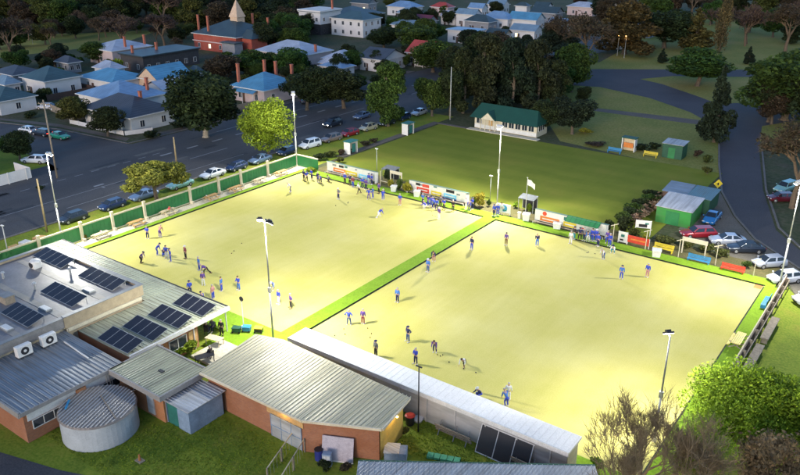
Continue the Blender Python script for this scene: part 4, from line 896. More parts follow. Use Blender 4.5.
# ------------------------------------------------------------------ background houses
for nme, c in dict(roof_blue=(.10, .30, .46), roof_pale=(.42, .46, .54), roof_slate=(.045, .075, .085), roof_paleblue=(.20, .33, .50), roof_charcoal=(.06, .065, .08), roof_redtile=(.45, .06, .04), roof_tealdark=(.05, .10, .11), roof_steelpale=(.2, .3, .38), roof_maroon=(.16, .03, .05)).items(): sheet(nme, c, 'Y', .6, var=.25, stain=mulc(c, .55))
plain('wall_white', (.62, .60, .58), .8, var=.12, scale=.5); plain('wall_pink', (.55, .43, .40), .8, var=.15, scale=.5); plain('wall_peach', (.55, .40, .28), .8); plain('wall_grey', (.25, .25, .26), .8); plain('wall_dark', (.05, .045, .045), .8)
plain('chimney_red', (.38, .12, .07), .9, var=.25, scale=3); plain('curtain', (.3, .26, .22), .8)
def house(x0, x1, y0, y1, h, rise, label, wall='wall_white', roof='roof_blue', kind='hip', chim=(), wins=(2, 2), axis=None, name='house', cat='house', porch=None, door=True, eave=.5, storeys=1):
    t = thing(name, label, cat, (x0, y0, 0)); w_, d_ = x1 - x0, y1 - y0
    axis = axis or ('X' if w_ >= d_ else 'Y')
    e = eave; MB().box(0, w_, 0, d_, 0, h).build('wall', wall, t)
    b = MB()
    if kind == 'flat': b.box(-e, w_ + e, -e, d_ + e, h + .002, h + .25)
    else:
        if axis == 'X':
            ins = min(d_ / 2, w_ / 2 - .3) if kind == 'hip' else -0
            r0, r1 = (-e + ins + (e if kind == 'hip' else 0), d_ / 2, h + rise), (w_ + e - ins - (e if kind == 'hip' else 0), d_ / 2, h + rise)
            v = [(-e, -e, h), (w_ + e, -e, h), (w_ + e, d_ + e, h), (-e, d_ + e, h), r0, r1]
            f = [(0, 1, 5, 4), (1, 2, 5), (2, 3, 4, 5), (3, 0, 4)]
        else:
            ins = min(w_ / 2, d_ / 2 - .3) if kind == 'hip' else 0
            r0, r1 = (w_ / 2, -e + ins + (e if kind == 'hip' else 0), h + rise), (w_ / 2, d_ + e - ins - (e if kind == 'hip' else 0), h + rise)
            v = [(-e, -e, h), (w_ + e, -e, h), (w_ + e, d_ + e, h), (-e, d_ + e, h), r0, r1]
            f = [(0, 1, 4), (1, 2, 5, 4), (2, 3, 5), (3, 0, 4, 5)]
        if kind == 'hip': b.add(v, f + [(3, 2, 1, 0)])
        else:
            # open gables: two slabs, and gable triangles in the wall material
            sl = [f[0], f[2]] if axis == 'X' else [f[1], f[3]]
            b.add(v, sl); b.add([(p[0], p[1], p[2] - .12) for p in v], [tuple(reversed(q)) for q in sl])
            if axis == 'X':
                for xx in (0, w_): MB().add([(xx, 0, h), (xx, d_, h), (xx, d_ / 2, h + rise - .15)], [(0, 1, 2)]).build('gable', wall, t)
            else:
                for yy in (0, d_): MB().add([(0, yy, h), (w_, yy, h), (w_ / 2, yy, h + rise - .15)], [(0, 1, 2)]).build('gable', wall, t)
    rf = b.build('roof', roof, t)
    MB().box(-e, w_ + e, -e - .08, -e, h - .18, h + .02).box(w_ + e, w_ + e + .08, -e, d_ + e, h - .18, h + .02).build('gutter', 'white_paint' if wall != 'wall_dark' else 'dark_metal', t)
    for (cx, cy, ch) in chim:
        c = MB().box(cx * w_ - .3, cx * w_ + .3, cy * d_ - .28, cy * d_ + .28, h - .2, h + ch).box(cx * w_ - .36, cx * w_ + .36, cy * d_ - .34, cy * d_ + .34, h + ch, h + ch + .18).build('chimney', 'chimney_red', rf)
    for s in range(storeys):
        zb = .9 + s * (h / storeys)
        n = wins[0]
        for i in range(n): c = w_ * (i + .5) / n; window(t, c - .5, c + .5, zb, zb + 1.3, 0, 2, glass='lit_window' if rnd.random() < .05 else 'window_glass')
        n = wins[1]
        for i in range(n): c = d_ * (i + .5) / n; window(t, c - .5, c + .5, zb, zb + 1.3, w_, 2, 'Y', out=1)
    if door: MB().box(w_ * .5 - 1.6 - .45, w_ * .5 - 1.6 + .45, -.05, -.003, 0, 2.1).build('door', 'brown_panel', t) if wins[0] < 3 and w_ > 5 else None
    if porch:
        px0, px1, pd = porch
        MB().add([(px0, -pd, h - .75), (px1, -pd, h - .75), (px1, 0, h - .1), (px0, 0, h - .1), (px0, -pd, h - .85), (px1, -pd, h - .85), (px1, 0, h - .2), (px0, 0, h - .2)], [(0, 1, 2, 3), (7, 6, 5, 4), (4, 5, 1, 0)]).build('verandah_roof', roof, t)
        for k in range(3): xx = px0 + .1 + (px1 - px0 - .2) * k / 2; MB().box(xx - .06, xx + .06, -pd + .05, -pd + .17, 0, h - .8).build('verandah_post', 'white_paint', t)
    return t
def he(pl, pr, z): a = G(*pl, z); b_ = G(*pr, z); return a[0], b_[0], a[1], b_[1]
# left edge house with pale fence
house(-93, -80.2, -44, -33.2, 3.6, 2.6, 'pale gabled house at the left edge of the photo behind the white corner fence', 'wall_white', 'roof_pale', 'gable', axis='X', wins=(2, 2))
t = thing('paling_fence', 'white paling fence round the corner garden at the left edge of the photo', 'fence', (0, 0, 0))
MB().box(-73.0, -72.9, -60, -29.2, .1, 1.9).box(-78, -73.0, -29.3, -29.2, .1, 1.9).build('fence_panel', 'wall_white', t)
for i in range(10): MB().box(-72.9, -72.8, -58 + i * 3.1, -57.85 + i * 3.1, 0, 2.0).build('post', 'white_paint', t)
house(-136, -121, -9, -.5, 3.2, 2.2, 'small white house with a dark hipped roof at the left by the side street', 'wall_white', 'roof_tealdark', 'hip', wins=(2, 1), porch=(1, 7, 1.6))
house(-140, -129.5, 7, 16.5, 4.2, 2.6, 'white two windowed house with a dark teal roof behind the side street', 'wall_white', 'roof_tealdark', 'hip', wins=(2, 2))
house(-150, -142, -6, 6, 3.2, 1.8, 'house with pale striped skylights on a grey blue roof at the left', 'wall_grey', 'roof_steelpale', 'hip', wins=(1, 2))
t = bpy.data.objects.new('carport', None)
house(-176, -163, -8, 4, 3.2, 2.2, 'house with a dark maroon roof at the left edge of the photo', 'wall_white', 'roof_maroon', 'gable', wins=(1, 1))
house(-160, -150, 10, 18, 3, 1.6, 'low grey house half hidden behind the two windowed white house', 'wall_grey', 'roof_charcoal', 'hip', wins=(1, 1))
house(-134, -119.5, 19, 29.5, 3.2, 2.0, 'long house with a bright blue hipped roof at the left', 'wall_white', 'roof_blue', 'hip', wins=(2, 1), axis='X')
house(-113, -97, 5.5, 17.5, 3.6, 3.0, 'wide pale blue roofed house behind the white corner house', 'wall_white', 'roof_paleblue', 'hip', wins=(1, 1), axis='Y', chim=[(.85, .75, 3.6)])
house(-100.5, -84.2, -1.2, 9.5, 3.3, 2.9, 'white weatherboard corner house with a dark slate blue hipped roof', 'wall_white', 'roof_charcoal', 'hip', wins=(3, 2), chim=[(.7, .6, 3.6)], porch=(9, 15.5, 1.8))
house(-119.5, -111.5, 26.5, 36.5, 3.4, 3.0, 'peach gabled house with a bright blue roof', 'wall_peach', 'roof_blue', 'gable', wins=(1, 2), axis='Y')
house(-111, -104, 22, 30, 2.8, 1.6, 'low white roofed annex right of the peach gable', 'wall_white', 'roof_pale', 'gable', wins=(1, 1))
house(-149, -138.5, 42, 62, 4.6, .3, 'long dark modern building with a glazed front and flat roof', 'wall_dark', 'roof_slate', 'flat', wins=(2, 6), name='apartment_block', cat='building', chim=[(.3, .1, 2.2), (.35, .5, 2.2)])
house(-168, -156, 44, 58, 4.4, 2.2, 'white roofed house behind the long dark modern building', 'wall_pink', 'roof_pale', 'hip', wins=(1, 1), chim=[(.9, .4, 3.4), (.9, .9, 3.2)])
# red brick mansion
brick('brick_mansion', (.48, .075, .04), (.38, .06, .03), (.2, .12, .1), 1)
t = house(-163, -142, 80.5, 98, 5.4, 4.2, 'large red brick mansion with a slate roof and a pointed turret', 'brick_mansion', 'roof_slate', 'hip', wins=(4, 4), chim=[(.05, .1, 5.6), (.3, .08, 5.6), (.95, .9, 4.6), (.6, .9, 5.5)], name='mansion', cat='mansion')
MB().box(21.2, 25.5, 2.5, 9.5, 0, 5.0).build('wing_wall', 'brick_mansion', t)
MB().add([(21, 2, 5), (26.2, 2, 5), (26.2, 10, 5), (21, 10, 5), (23, 6, 7.4), (20, 6, 7.4)], [(0, 1, 4, 5), (1, 2, 4), (2, 3, 5, 4)]).build('wing_roof', 'roof_slate', t)
tw = MB().box(10, 13.4, 8, 11.4, 5, 10.5).build('turret', 'wall_peach', t); MB().add([(9.7, 7.7, 10.5), (13.7, 7.7, 10.5), (13.7, 11.7, 10.5), (9.7, 11.7, 10.5), (11.7, 9.7, 16.2)], [(0, 1, 4), (1, 2, 4), (2, 3, 4), (3, 0, 4)]).build('spire', 'wall_peach', tw)
MB().box(18, 24, -3.5, -.1, 0, 4.0).build('porch', 'wall_grey', t); MB().box(17.5, 24.5, -4, 0, 4.0, 4.3).build('porch_roof', 'roof_slate', t)
MB().box(-.6, 21.6, -.1, -.02, 2.8, 3.1).build('string_course', 'wall_pink', t)
house(-92, -81, 33.2, 44.6, 3.5, 3.0, 'blue roofed house with four tall red chimneys behind the lit tree', 'wall_pink', 'roof_blue', 'hip', wins=(2, 2), chim=[(.12, .1, 5.0), (.25, .75, 5.0), (.5, .85, 4.8), (.92, .92, 4.4)], porch=(1.5, 9, 1.8))
house(-84, -78, 48, 53, 3, 1.6, 'small pale roofed outbuilding right of the four red chimneys', 'wall_white', 'roof_pale', 'gable', wins=(1, 1))
house(-123, -104.5, 71, 84.5, 4.4, 2.9, 'house with a large pale hipped roof and pinkish walls', 'wall_pink', 'roof_pale', 'hip', wins=(3, 2), chim=[(.98, .5, 2.2)])
house(-100.5, -93.5, 76, 85, 3.6, 2.0, 'small house with a pale pyramid roof right of the large pale roofed house', 'wall_pink', 'roof_pale', 'hip', wins=(1, 2))
house(-96, -88, 69.5, 75, 2.8, 1.2, 'low pale roofed carport wing behind the dark street trees', 'wall_white', 'roof_paleblue', 'hip', wins=(1, 1))
house(-92.5, -84, 83, 94, 3.6, 2.4, 'white house with a charcoal roof left of the red tiled house', 'wall_white', 'roof_charcoal', 'gable', wins=(2, 2), axis='X')
house(-86, -78, 97.5, 107, 3.9, 3.1, 'white house with a steep red tiled roof', 'wall_white', 'roof_redtile', 'gable', wins=(2, 2), axis='X', porch=(1, 7, 1.6))
# pub
t = house(-161.5, -150.5, 131, 143, 8.2, .2, 'two storey white corner pub with a dark painted ground floor', 'wall_white', 'roof_slate', 'flat', wins=(3, 3), storeys=2, name='pub', cat='pub', eave=.25, chim=[(.9, .7, 4.0)])
MB().box(-.06, 11.06, -.06, 12.06, 0, 3.9).build('ground_floor_render', 'wall_dark', t); MB().box(-.5, 11.5, -.5, 12.5, 8.46, 9.0).build('parapet', 'wall_white', t); MB().box(-.3, 11.3, -.3, 12.3, 3.95, 4.2).build('string_course', 'wall_white', t)
house(-148.5, -133, 135, 146, 6.4, 2.4, 'white two storey wing with arched windows right of the corner pub', 'wall_white', 'roof_tealdark', 'hip', wins=(4, 3), storeys=2)
house(-131, -121, 150, 160, 3.6, 1.6, 'low building with a teal blue roof behind the white two storey wing', 'wall_white', 'roof_steelpale', 'gable', wins=(2, 2))
house(-168, -150, 150, 170, 5, 3, 'large grey roofed building behind the pub', 'wall_grey', 'roof_slate', 'hip', wins=(2, 2))
# far roofs toward the top edge, hand placed
far = [((384, 6), (426, 6), 4, 2.4, 'roof_paleblue', 'wall_white', 'pale blue roofed house at the top edge right of the pub'),
       ((404, 20), (440, 20), 3.6, 2.2, 'roof_maroon', 'wall_grey', 'brownish roofed house below the pale blue roof at the top edge'),
       ((447, 28), (486, 31), 4.4, .2, 'roof_paleblue', 'wall_white', 'pale blue walled box shaped building in the middle of the top rooftops'),
       ((455, 14), (482, 13), 5, 2.0, 'roof_steelpale', 'wall_white', 'steel blue roofed house above the pale blue box building'),
       ((462, 20), (500, 21), 3.8, 2.4, 'roof_slate', 'wall_grey', 'slate roofed house behind the dark pines'),
       ((478, 17), (520, 18), 4, 2.6, 'roof_paleblue', 'wall_white', 'large blue roofed hall in the middle of the top rooftops'),
       ((505, 18), (548, 19), 4, 2.6, 'roof_blue', 'wall_white', 'blue roofed hall at the right end of the top rooftops'),
       ((486, 32), (512, 34), 3, 1.6, 'roof_slate', 'wall_peach', 'small peach gabled house among the top rooftops'),
       ((508, 29), (545, 30), 3.4, 2.0, 'roof_steelpale', 'wall_white', 'grey blue roofed house just above the brown tree'),
       ((515, 5), (531, 6), 5, 1.6, 'roof_slate', 'wall_white', 'white two windowed house left of a pair at the top edge'),
       ((534, 5), (553, 6), 5.5, 1.6, 'roof_slate', 'wall_white', 'white house with brown shutters at the top edge'),
       ((565, 6), (602, 6), 4, 2.0, 'roof_pale', 'wall_pink', 'house with a long pale roof at the top right of the rooftops'),
       ((430, 7), (455, 6), 4, 2.0, 'roof_redtile', 'wall_pink', 'dark red roofed house at the top edge of the photo'),
       ((486, 4), (511, 4), 4, 2.2, 'roof_steelpale', 'wall_white', 'steel blue roofed house touching the top edge'),
       ((100, 6), (128, 7), 4, 2.6, 'roof_maroon', 'wall_pink', 'pinkish gabled house in the dark trees at the top left'),
       ((60, 1), (85, 1), 4, 2.6, 'roof_blue', 'wall_white', 'blue roofed house at the very top left edge'),
       ((620, 27), (660, 28), 3.2, 1.6, 'roof_steelpale', 'wall_grey', 'low dark blue roofed house between the right hand trees'),
       ((350, 2), (378, 3), 4, 2.4, 'roof_slate', 'wall_grey', 'slate roofed house at the top edge above the pub'),
       ((388, 60), (404, 60), 3, 1.4, 'roof_steelpale', 'wall_white', 'small blue grey porch roofed house left of the red tiles')][:18] + [((395, 13), (424, 12), 4, 2.2, 'roof_steelpale', 'wall_grey', 'steel blue roofed house between the pub wing and the top rooftops'), ((440, 15), (462, 16), 3.6, 2.0, 'roof_pale', 'wall_white', 'small pale roofed house left of the steel blue ones at the top'),
       ((528, 12), (566, 12), 4, 2.4, 'roof_slate', 'wall_grey', 'wide slate roofed house below the white house with shutters'), ((548, 22), (572, 23), 3.4, 1.8, 'roof_paleblue', 'wall_white', 'pale blue roofed house beside the brown bare tree'), ((468, 7), (488, 8), 4, 2.0, 'roof_paleblue', 'wall_white', 'small pale blue roofed house near the top edge left of the steel blue one'), ((604, 3), (628, 3), 4, 2.0, 'roof_steelpale', 'wall_white', 'steel blue roofed house at the top edge beside the brown gold tree'), ((-12, 84), (24, 80), 3.2, 1.8, 'roof_steelpale', 'wall_white', 'teal blue roofed house at the left edge behind the small white house'), ((96, 70), (122, 64), 3.2, 1.8, 'roof_pale', 'wall_white', 'small pale roofed house between the blue roofs and the long dark building'), ((52, 62), (84, 60), 3, 1.6, 'roof_charcoal', 'wall_grey', 'low charcoal roofed house at the edge of the far left park'), ((186, 72), (206, 72), 3, 1.8, 'roof_slate', 'wall_grey', 'slate roofed shed behind the big pale trunked tree'), ((318, 62), (342, 63), 3, 1.6, 'roof_pale', 'wall_pink', 'low pale roofed house in front of the large pale hipped roof'), ((296, 84), (316, 84), 3, 1.6, 'roof_steelpale', 'wall_white', 'small blue grey roofed house right of the four chimneys'), ((398, 32), (418, 31), 3.4, 1.8, 'roof_steelpale', 'wall_white', 'steel blue roofed house above the red tiled house')]
for pl, pr, z, rise, rm, wm, l in far:
    a = G(*pl, z); b_ = G(*pr, z); cx_, cy_ = (a[0] + b_[0]) / 2, (a[1] + b_[1]) / 2
    wd = math.dist(a, b_) * .72; dp = wd * .62
    house(cx_ - wd / 2, cx_ + wd / 2, cy_ - dp / 2, cy_ + dp / 2, z, rise, l, wm, rm, 'flat' if rise < .5 else ('hip' if rnd.random() < .5 else 'gable'), wins=(2, 2), axis='X')

# ------------------------------------------------------------------ cars
plain('car_paint', (.5, .5, .5), .25, .2, var=.03)
def paint(name, c, met=.3):
    m, n, b = new_mat(name); b.inputs['Base Color'].default_value = (*c, 1); b.inputs['Roughness'].default_value = .28; b.inputs['Metallic'].default_value = met
    b.inputs['Coat Weight'].default_value = .6; MATS[name] = m
for k, c in dict(paint_white=(.6, .62, .66), paint_silver=(.4, .43, .5), paint_dark=(.02, .028, .045), paint_navy=(.015, .03, .09), paint_red=(.25, .01, .02), paint_maroon=(.1, .01, .02), paint_blue=(.01, .16, .42), paint_cream=(.4, .38, .28), paint_brown=(.2, .15, .13), paint_green=(.02, .28, .16), paint_skyblue=(.12, .18, .3), paint_teal=(.2, .4, .38)).items(): paint(k, c, .05 if 'white' in k else .3)
glassm('lamp_glass', (.6, .6, .6), .15); plain('tail_red', (.3, .01, .01), .3); plain('alloy', (.4, .41, .42), .35, .6)
def car_proto(kind):
    root = bpy.data.objects.new('parked_car', None)
    spec = dict(hatch=(4.1, 1.74, 1.46, [(1.15, .93), (.45, 1.42), (-1.35, 1.44), (-1.95, 1.0)]), sedan=(4.7, 1.8, 1.44, [(1.05, .92), (.3, 1.4), (-.95, 1.4), (-1.75, 1.0)]),
                suv=(4.6, 1.86, 1.7, [(1.2, 1.05), (.55, 1.64), (-1.8, 1.66), (-2.2, 1.1)]), wagon=(4.8, 1.8, 1.5, [(1.1, .94), (.4, 1.45), (-1.8, 1.45), (-2.25, 1.0)]),
                ute=(5.0, 1.8, 1.55, [(1.2, .98), (.5, 1.5), (-.45, 1.5), (-.7, 1.0)]))[kind]
    L, W, H, cab = spec; h = L / 2; bel = cab[0][1]
    b = MB()
    st = [(h, .42, .62, .72), (h - .12, .28, .74, .9), (h - .55, .22, .82, 1), (cab[0][0], .2, bel, 1), (0, .2, bel + .02, 1), (cab[3][0], .2, cab[3][1] if kind != 'ute' else bel, 1), (-h + .35, .24, (cab[3][1] - .06), .98), (-h + .06, .3, (cab[3][1] - .14), .9), (-h, .42, .66, .8)]
    for (x, z0, z1, wf) in st:
        w2 = W / 2 * wf; b.v += [(x, -w2 * .92, z0), (x, -w2, z0 + (z1 - z0) * .35), (x, -w2 * .98, z0 + (z1 - z0) * .75), (x, -w2 * .86, z1), (x, 0, z1 + .03), (x, w2 * .86, z1), (x, w2 * .98, z0 + (z1 - z0) * .75), (x, w2, z0 + (z1 - z0) * .35), (x, w2 * .92, z0)]
    for i in range(len(st) - 1):
        for j in range(9): b.f.append((i * 9 + j, i * 9 + (j + 1) % 9, (i + 1) * 9 + (j + 1) % 9, (i + 1) * 9 + j)); b.m.append(0)
    b.f += [tuple(range(8, -1, -1)), tuple((len(st) - 1) * 9 + j for j in range(9))]; b.m += [0, 0]
    o = len(b.v); bw, rw = W / 2 * .87, W / 2 * .68
    for (x, z), ww in zip(cab, (bw, rw, rw, bw)): b.v += [(x, -ww, z), (x, ww, z)]
    for f in [(0, 1, 3, 2), (2, 3, 5, 4), (4, 5, 7, 6), (0, 2, 4, 6), (1, 7, 5, 3)]: b.f.append(tuple(o + i for i in f)); b.m.append(0)
    bd = b.build('body', 'car_paint', root, False, bevel=.045)
    bm_ = bmesh.new(); bm_.from_mesh(bd.data); bmesh.ops.recalc_face_normals(bm_, faces=bm_.faces); bm_.to_mesh(bd.data); bm_.free()
    if kind == 'ute':
        MB().box(-h + .15, cab[3][0] - .1, -W / 2 * .74, W / 2 * .74, bel + .02, bel + .06).build('tray', 'dark_metal', bd)
    def pane(name, a, c, i0, i1, off):   # glass following the cabin's planes
        pa, pc = Vector(a), Vector(c)
    # glass
    def lerp(p, q, k): return tuple(p[i] + (q[i] - p[i]) * k for i in range(3))
    def gl(name, q, grow=.1, off=(0, 0, 0)):
        c = [sum(p[i] for p in q) / 4 for i in range(3)]
        vv = [tuple(lerp(p, c, grow)[i] + off[i] for i in range(3)) for p in q]
        b = MB(); b.add(vv + [tuple(v[i] - off[i] * 1.2 for i in range(3)) for v in vv], [(0, 1, 2, 3), (0, 4, 5, 1), (1, 5, 6, 2), (2, 6, 7, 3), (3, 7, 4, 0), (7, 6, 5, 4)]); o_ = b.build(name, 'car_glass', root)
        bm_ = bmesh.new(); bm_.from_mesh(o_.data); bmesh.ops.recalc_face_normals(bm_, faces=bm_.faces); bm_.to_mesh(o_.data); bm_.free()
    P = lambda i, s: (cab[i][0], s * (bw, rw, rw, bw)[i], cab[i][1])
    gl('windscreen', [P(0, -1), P(0, 1), P(1, 1), P(1, -1)], .08, (.02, 0, .02)); gl('rear_window', [P(2, -1), P(2, 1), P(3, 1), P(3, -1)], .14, (-.02, 0, .015))
    for s in (-1, 1):
        xm = (cab[1][0] + cab[2][0]) / 2; zb = cab[0][1]; xb = (cab[0][0] + cab[3][0]) / 2
        gl('side_window', [(cab[0][0] - .12, s * bw, zb), (xb + .06, s * bw, zb + .02), (xm + .05, s * rw, cab[1][1]), (cab[1][0] - .02, s * rw, cab[1][1])], .12, (0, s * .022, .008))
        gl('side_window', [(xb - .06, s * bw, zb + .02), (cab[3][0] + .18, s * bw, cab[3][1]), (cab[2][0] + .06, s * rw, cab[2][1]), (xm - .05, s * rw, cab[1][1])], .12, (0, s * .022, .008))
        for x in (h * .62, -h * .6):
            wh = MB().tube((x, s * (W / 2 - .19), .32), (x, s * (W / 2 + .015), .32), .32, .32, 18).build('wheel', 'rubber', root)
            MB().tube((x, s * (W / 2 + .016), .32), (x, s * (W / 2 + .03), .32), .19, .17, 12).build('rim', 'alloy', wh)
        MB().box(h - .16, h - .03, s * W * .34 - .16, s * W * .34 + .14, .58, .7).build('headlight', 'lamp_glass', root)
        MB().box(-h - .0, -h + .12, s * W * .36 - .12, s * W * .36 + .1, .68, .84).build('taillight', 'tail_red', root)
        MB().box(cab[0][0] - .22, cab[0][0] - .05, s * (W / 2 + .0), s * (W / 2 + .16), bel + .02, bel + .14).build('mirror', 'car_paint', root)
    MB().box(h - .02, h + .012, -.35, .35, .34, .5).build('grille', 'dark_metal', root)
    for e_ in (h + .014, -h - .02): MB().box(e_ - .005, e_ + .012, -.19, .19, .5, .61).build('number_plate', 'wall_white', root)
    return root
PROT = {k: car_proto(k) for k in ('hatch', 'sedan', 'suv', 'wagon', 'ute')}
USED = {}
def car(kind, x, y, ang, pm, label, group='parked cars', name='parked_car', lit=False, cat='car'):
    p = PROT[kind]
    if kind not in USED:
        USED[kind] = 1; c = p; C.objects.link(c)
    else: c = copy_tree(p)
    c.name = name; c.location = (x, y, 0.0); c.rotation_euler = (0, 0, ang); tag(c, label, cat, group)
    for ch in c.children:
        k = ch.name.split('.')[0]
        if k in ('body', 'mirror'): ch.material_slots[0].link = 'OBJECT'; ch.material_slots[0].material = MATS[pm]
        if lit and k == 'headlight': ch.material_slots[0].link = 'OBJECT'; ch.material_slots[0].material = MATS['head_lamp']
        if lit == 2 and k == 'taillight': ch.material_slots[0].link = 'OBJECT'; ch.material_slots[0].material = MATS['tail_lamp']
    return c
def carpx(kind, pa, pb, pm, label, **kw):
    """pa = front bumper, pb = rear bumper as ground points"""
    a, b_ = G(*pa), G(*pb); return car(kind, (a[0] + b_[0]) / 2, (a[1] + b_[1]) / 2, math.atan2(a[1] - b_[1], a[0] - b_[0]), pm, label, **kw)
N = math.pi / 2; g1 = 'cars parked along the green fence'
car('hatch', -49.2, -36.4, -N, 'paint_dark', 'black hatchback nearest the leftmost floodlight pole on the street', group=g1)
car('hatch', -49.2, -29.9, -N, 'paint_navy', 'dark navy hatchback second from the left along the green fence', group=g1)
car('sedan', -49.1, -24.3, -N, 'paint_skyblue', 'steel blue sedan just left of the flat topped olive tree', group=g1)
car('sedan', -48.9, -17.4, -N, 'paint_teal', 'pale teal car half hidden under the flat topped olive tree', group=g1)
car('sedan', -48.8, -10.6, -N, 'paint_white', 'white sedan parked on the street side of the green fence', group=g1)
car('hatch', -48.6, -5.4, -N, 'paint_navy', 'dark blue hatchback between the white sedan and the silver blue sedan', group=g1)
car('sedan', -48.5, .2, -N, 'paint_skyblue', 'silver blue sedan left of the brightly lit tree', group=g1)
car('hatch', -48.2, 6.7, -N, 'paint_navy', 'dark blue car behind the corner floodlight pole and lit tree', group=g1)
g2 = 'cars parked beside the grass green'
car('suv', -47.9, 12.7, -N - .1, 'paint_white', 'white four wheel drive nearest the fence corner', group=g2)
car('wagon', -47.6, 18.6, -N - .1, 'paint_brown', 'dusty pinkish brown wagon behind the white four wheel drive', group=g2)
car('hatch', -47.3, 23.9, -N - .1, 'paint_red', 'dark red hatchback parked between a brown and a cream car', group=g2)
car('hatch', -47.0, 29.6, -N - .1, 'paint_cream', 'cream hatchback beyond the dark red one', group=g2)
car('suv', -46.6, 35.4, -N, 'paint_dark', 'dark wagon parked beneath the round dark street tree', group=g2)
car('suv', -55.2, 27.8, -N - .05, 'paint_dark', 'dark car driving with bright headlights on', group='cars on the street', name='moving_car', lit=True)
car('sedan', -75.0, 24.5, N, 'paint_navy', 'dark sedan parked across the street beneath the big pale trunked tree', group='cars across the street')
car('sedan', -74.6, 41.5, N, 'paint_dark', 'dark car across the street with a pale roof sheen, nearer one', group='cars across the street')
car('hatch', -74.4, 48.5, N, 'paint_dark', 'dark car across the street with a pale roof sheen, farther one', group='cars across the street')
car('hatch', -73.8, 70, N, 'paint_silver', 'silver car far up the street beside the round dark tree', group='cars across the street')
car('hatch', -46.5, 41.2, -N, 'paint_navy', 'dark blue car beyond the dark wagon beneath the round dark street tree', group=g2)
car('sedan', -46.2, 47.0, -N, 'paint_silver', 'silver car farthest along the verge beside the grass green', group=g2)
car('sedan', -54.6, 37.0, -N, 'paint_skyblue', 'pale blue car driving behind the dark one with bright headlights', group='cars on the street', name='moving_car')
car('hatch', -74.2, 57.5, N, 'paint_maroon', 'dark maroon car across the street beneath the dark street trees', group='cars across the street')
g3 = 'cars on the side street'
carpx('hatch', (20, 131), (36, 134), 'paint_white', 'white hatchback first in the side street row', group=g3)
carpx('wagon', (35, 134), (50, 136.5), 'paint_dark', 'dark car with red tail lamps in the side street row', group=g3, lit=2)
carpx('sedan', (68, 140), (52, 137), 'paint_green', 'bright green and white taxi in the side street row', group=g3)
carpx('wagon', (25, 162), (46, 163), 'paint_white', 'white wagon parked on the corner grass behind the leftmost floodlight', group=g3)
carpx('van' if 0 else 'suv', (58, 110.5), (66, 110), 'paint_white', 'small white car in a driveway by the yellow green tree', group='cars by the houses')
carpx('hatch', (42, 109), (50, 109), 'paint_silver', 'pale car between the white house and the bushy tree', group='cars by the houses')
g4 = 'cars in the right car park'
carpx('wagon', (680, 237), (715, 236), 'paint_red', 'red wagon in front of the green tin shed', group=g4)
carpx('ute', (707, 226), (716, 216), 'paint_blue', 'bright blue utility truck beside the green tin shed', group=g4, cat='utility truck')
carpx('sedan', (709, 243), (745, 244), 'paint_silver', 'silver white sedan right of the red wagon', group=g4)
carpx('sedan', (727, 251), (763, 252), 'paint_dark', 'black sedan parked beside the silver white sedan', group=g4)
carpx('hatch', (753, 267), (784, 265), 'paint_silver', 'silver hatchback in front of the black sedan', group=g4)
carpx('hatch', (768, 283), (800, 280), 'paint_white', 'white hatchback behind the right corner floodlight pole', group=g4)
carpx('hatch', (796, 304), (825, 302), 'paint_white', 'white car cut by the right edge of the photo', group=g4)
g5 = 'cars on the grass beyond the right road'
carpx('suv', (775, 194), (795, 188), 'paint_teal', 'pale teal four wheel drive under the bare brown tree', group=g5)
carpx('hatch', (770, 201), (792, 201), 'paint_maroon', 'dark maroon hatchback in front of the pale teal car', group=g5)
carpx('hatch', (797, 196), (815, 193), 'paint_silver', 'silver car at the right edge under the bare brown tree', group=g5)
carpx('sedan', (608, 49), (622, 50), 'paint_white', 'white sedan by the glowing lamp near the far brown tree', group='cars at the far park road', lit=True)
carpx('sedan', (624, 103), (634, 101), 'paint_white', 'x') if 0 else None
def paling(pts, h, m, label):
    t = thing('paling_fence', label, 'fence', (0, 0, 0))
    for (a, c) in zip(pts[:-1], pts[1:]):
        d = math.dist(a, c); MB().bar((*a, h / 2 + .05), (*c, h / 2 + .05), .05, h).build('fence_panel', m, t); n_ = max(1, int(d / 3))
        for k in range(n_ + 1): x_ = a[0] + (c[0] - a[0]) * k / n_; y_ = a[1] + (c[1] - a[1]) * k / n_; MB().box(x_ - .07, x_ + .07, y_ - .07, y_ + .07, 0, h + .15).build('post', m, t)
paling([(-102, -4), (-84, -3.2), (-81.8, 2)], .9, 'wall_white', 'low white picket fence round the white corner house')
paling([(-81.6, 12), (-81.4, 31)], 1.5, 'timber_grey', 'grey paling fence between the corner house and the four chimney house')
paling([(-116, 0), (-103, -2), (-102.8, 10)], 1.6, 'timber_grey', 'grey paling fence left of the white corner house')
paling([(-81, 46), (-80.6, 70)], 1.4, 'brown_panel', 'dark street fence beyond the four chimney house')
paling([(-140, -13), (-121, -12)], 1.0, 'wall_white', 'low white fence before the small white house on the side street')
paling([(-126, 5), (-126, 18), (-138, 18.4)], 1.6, 'brown_panel', 'dark back garden fence behind the two windowed white house')
paling([(-101, 50), (-101, 68), (-84, 68)], 1.5, 'timber_grey', 'grey garden fence in front of the large pale hipped house')
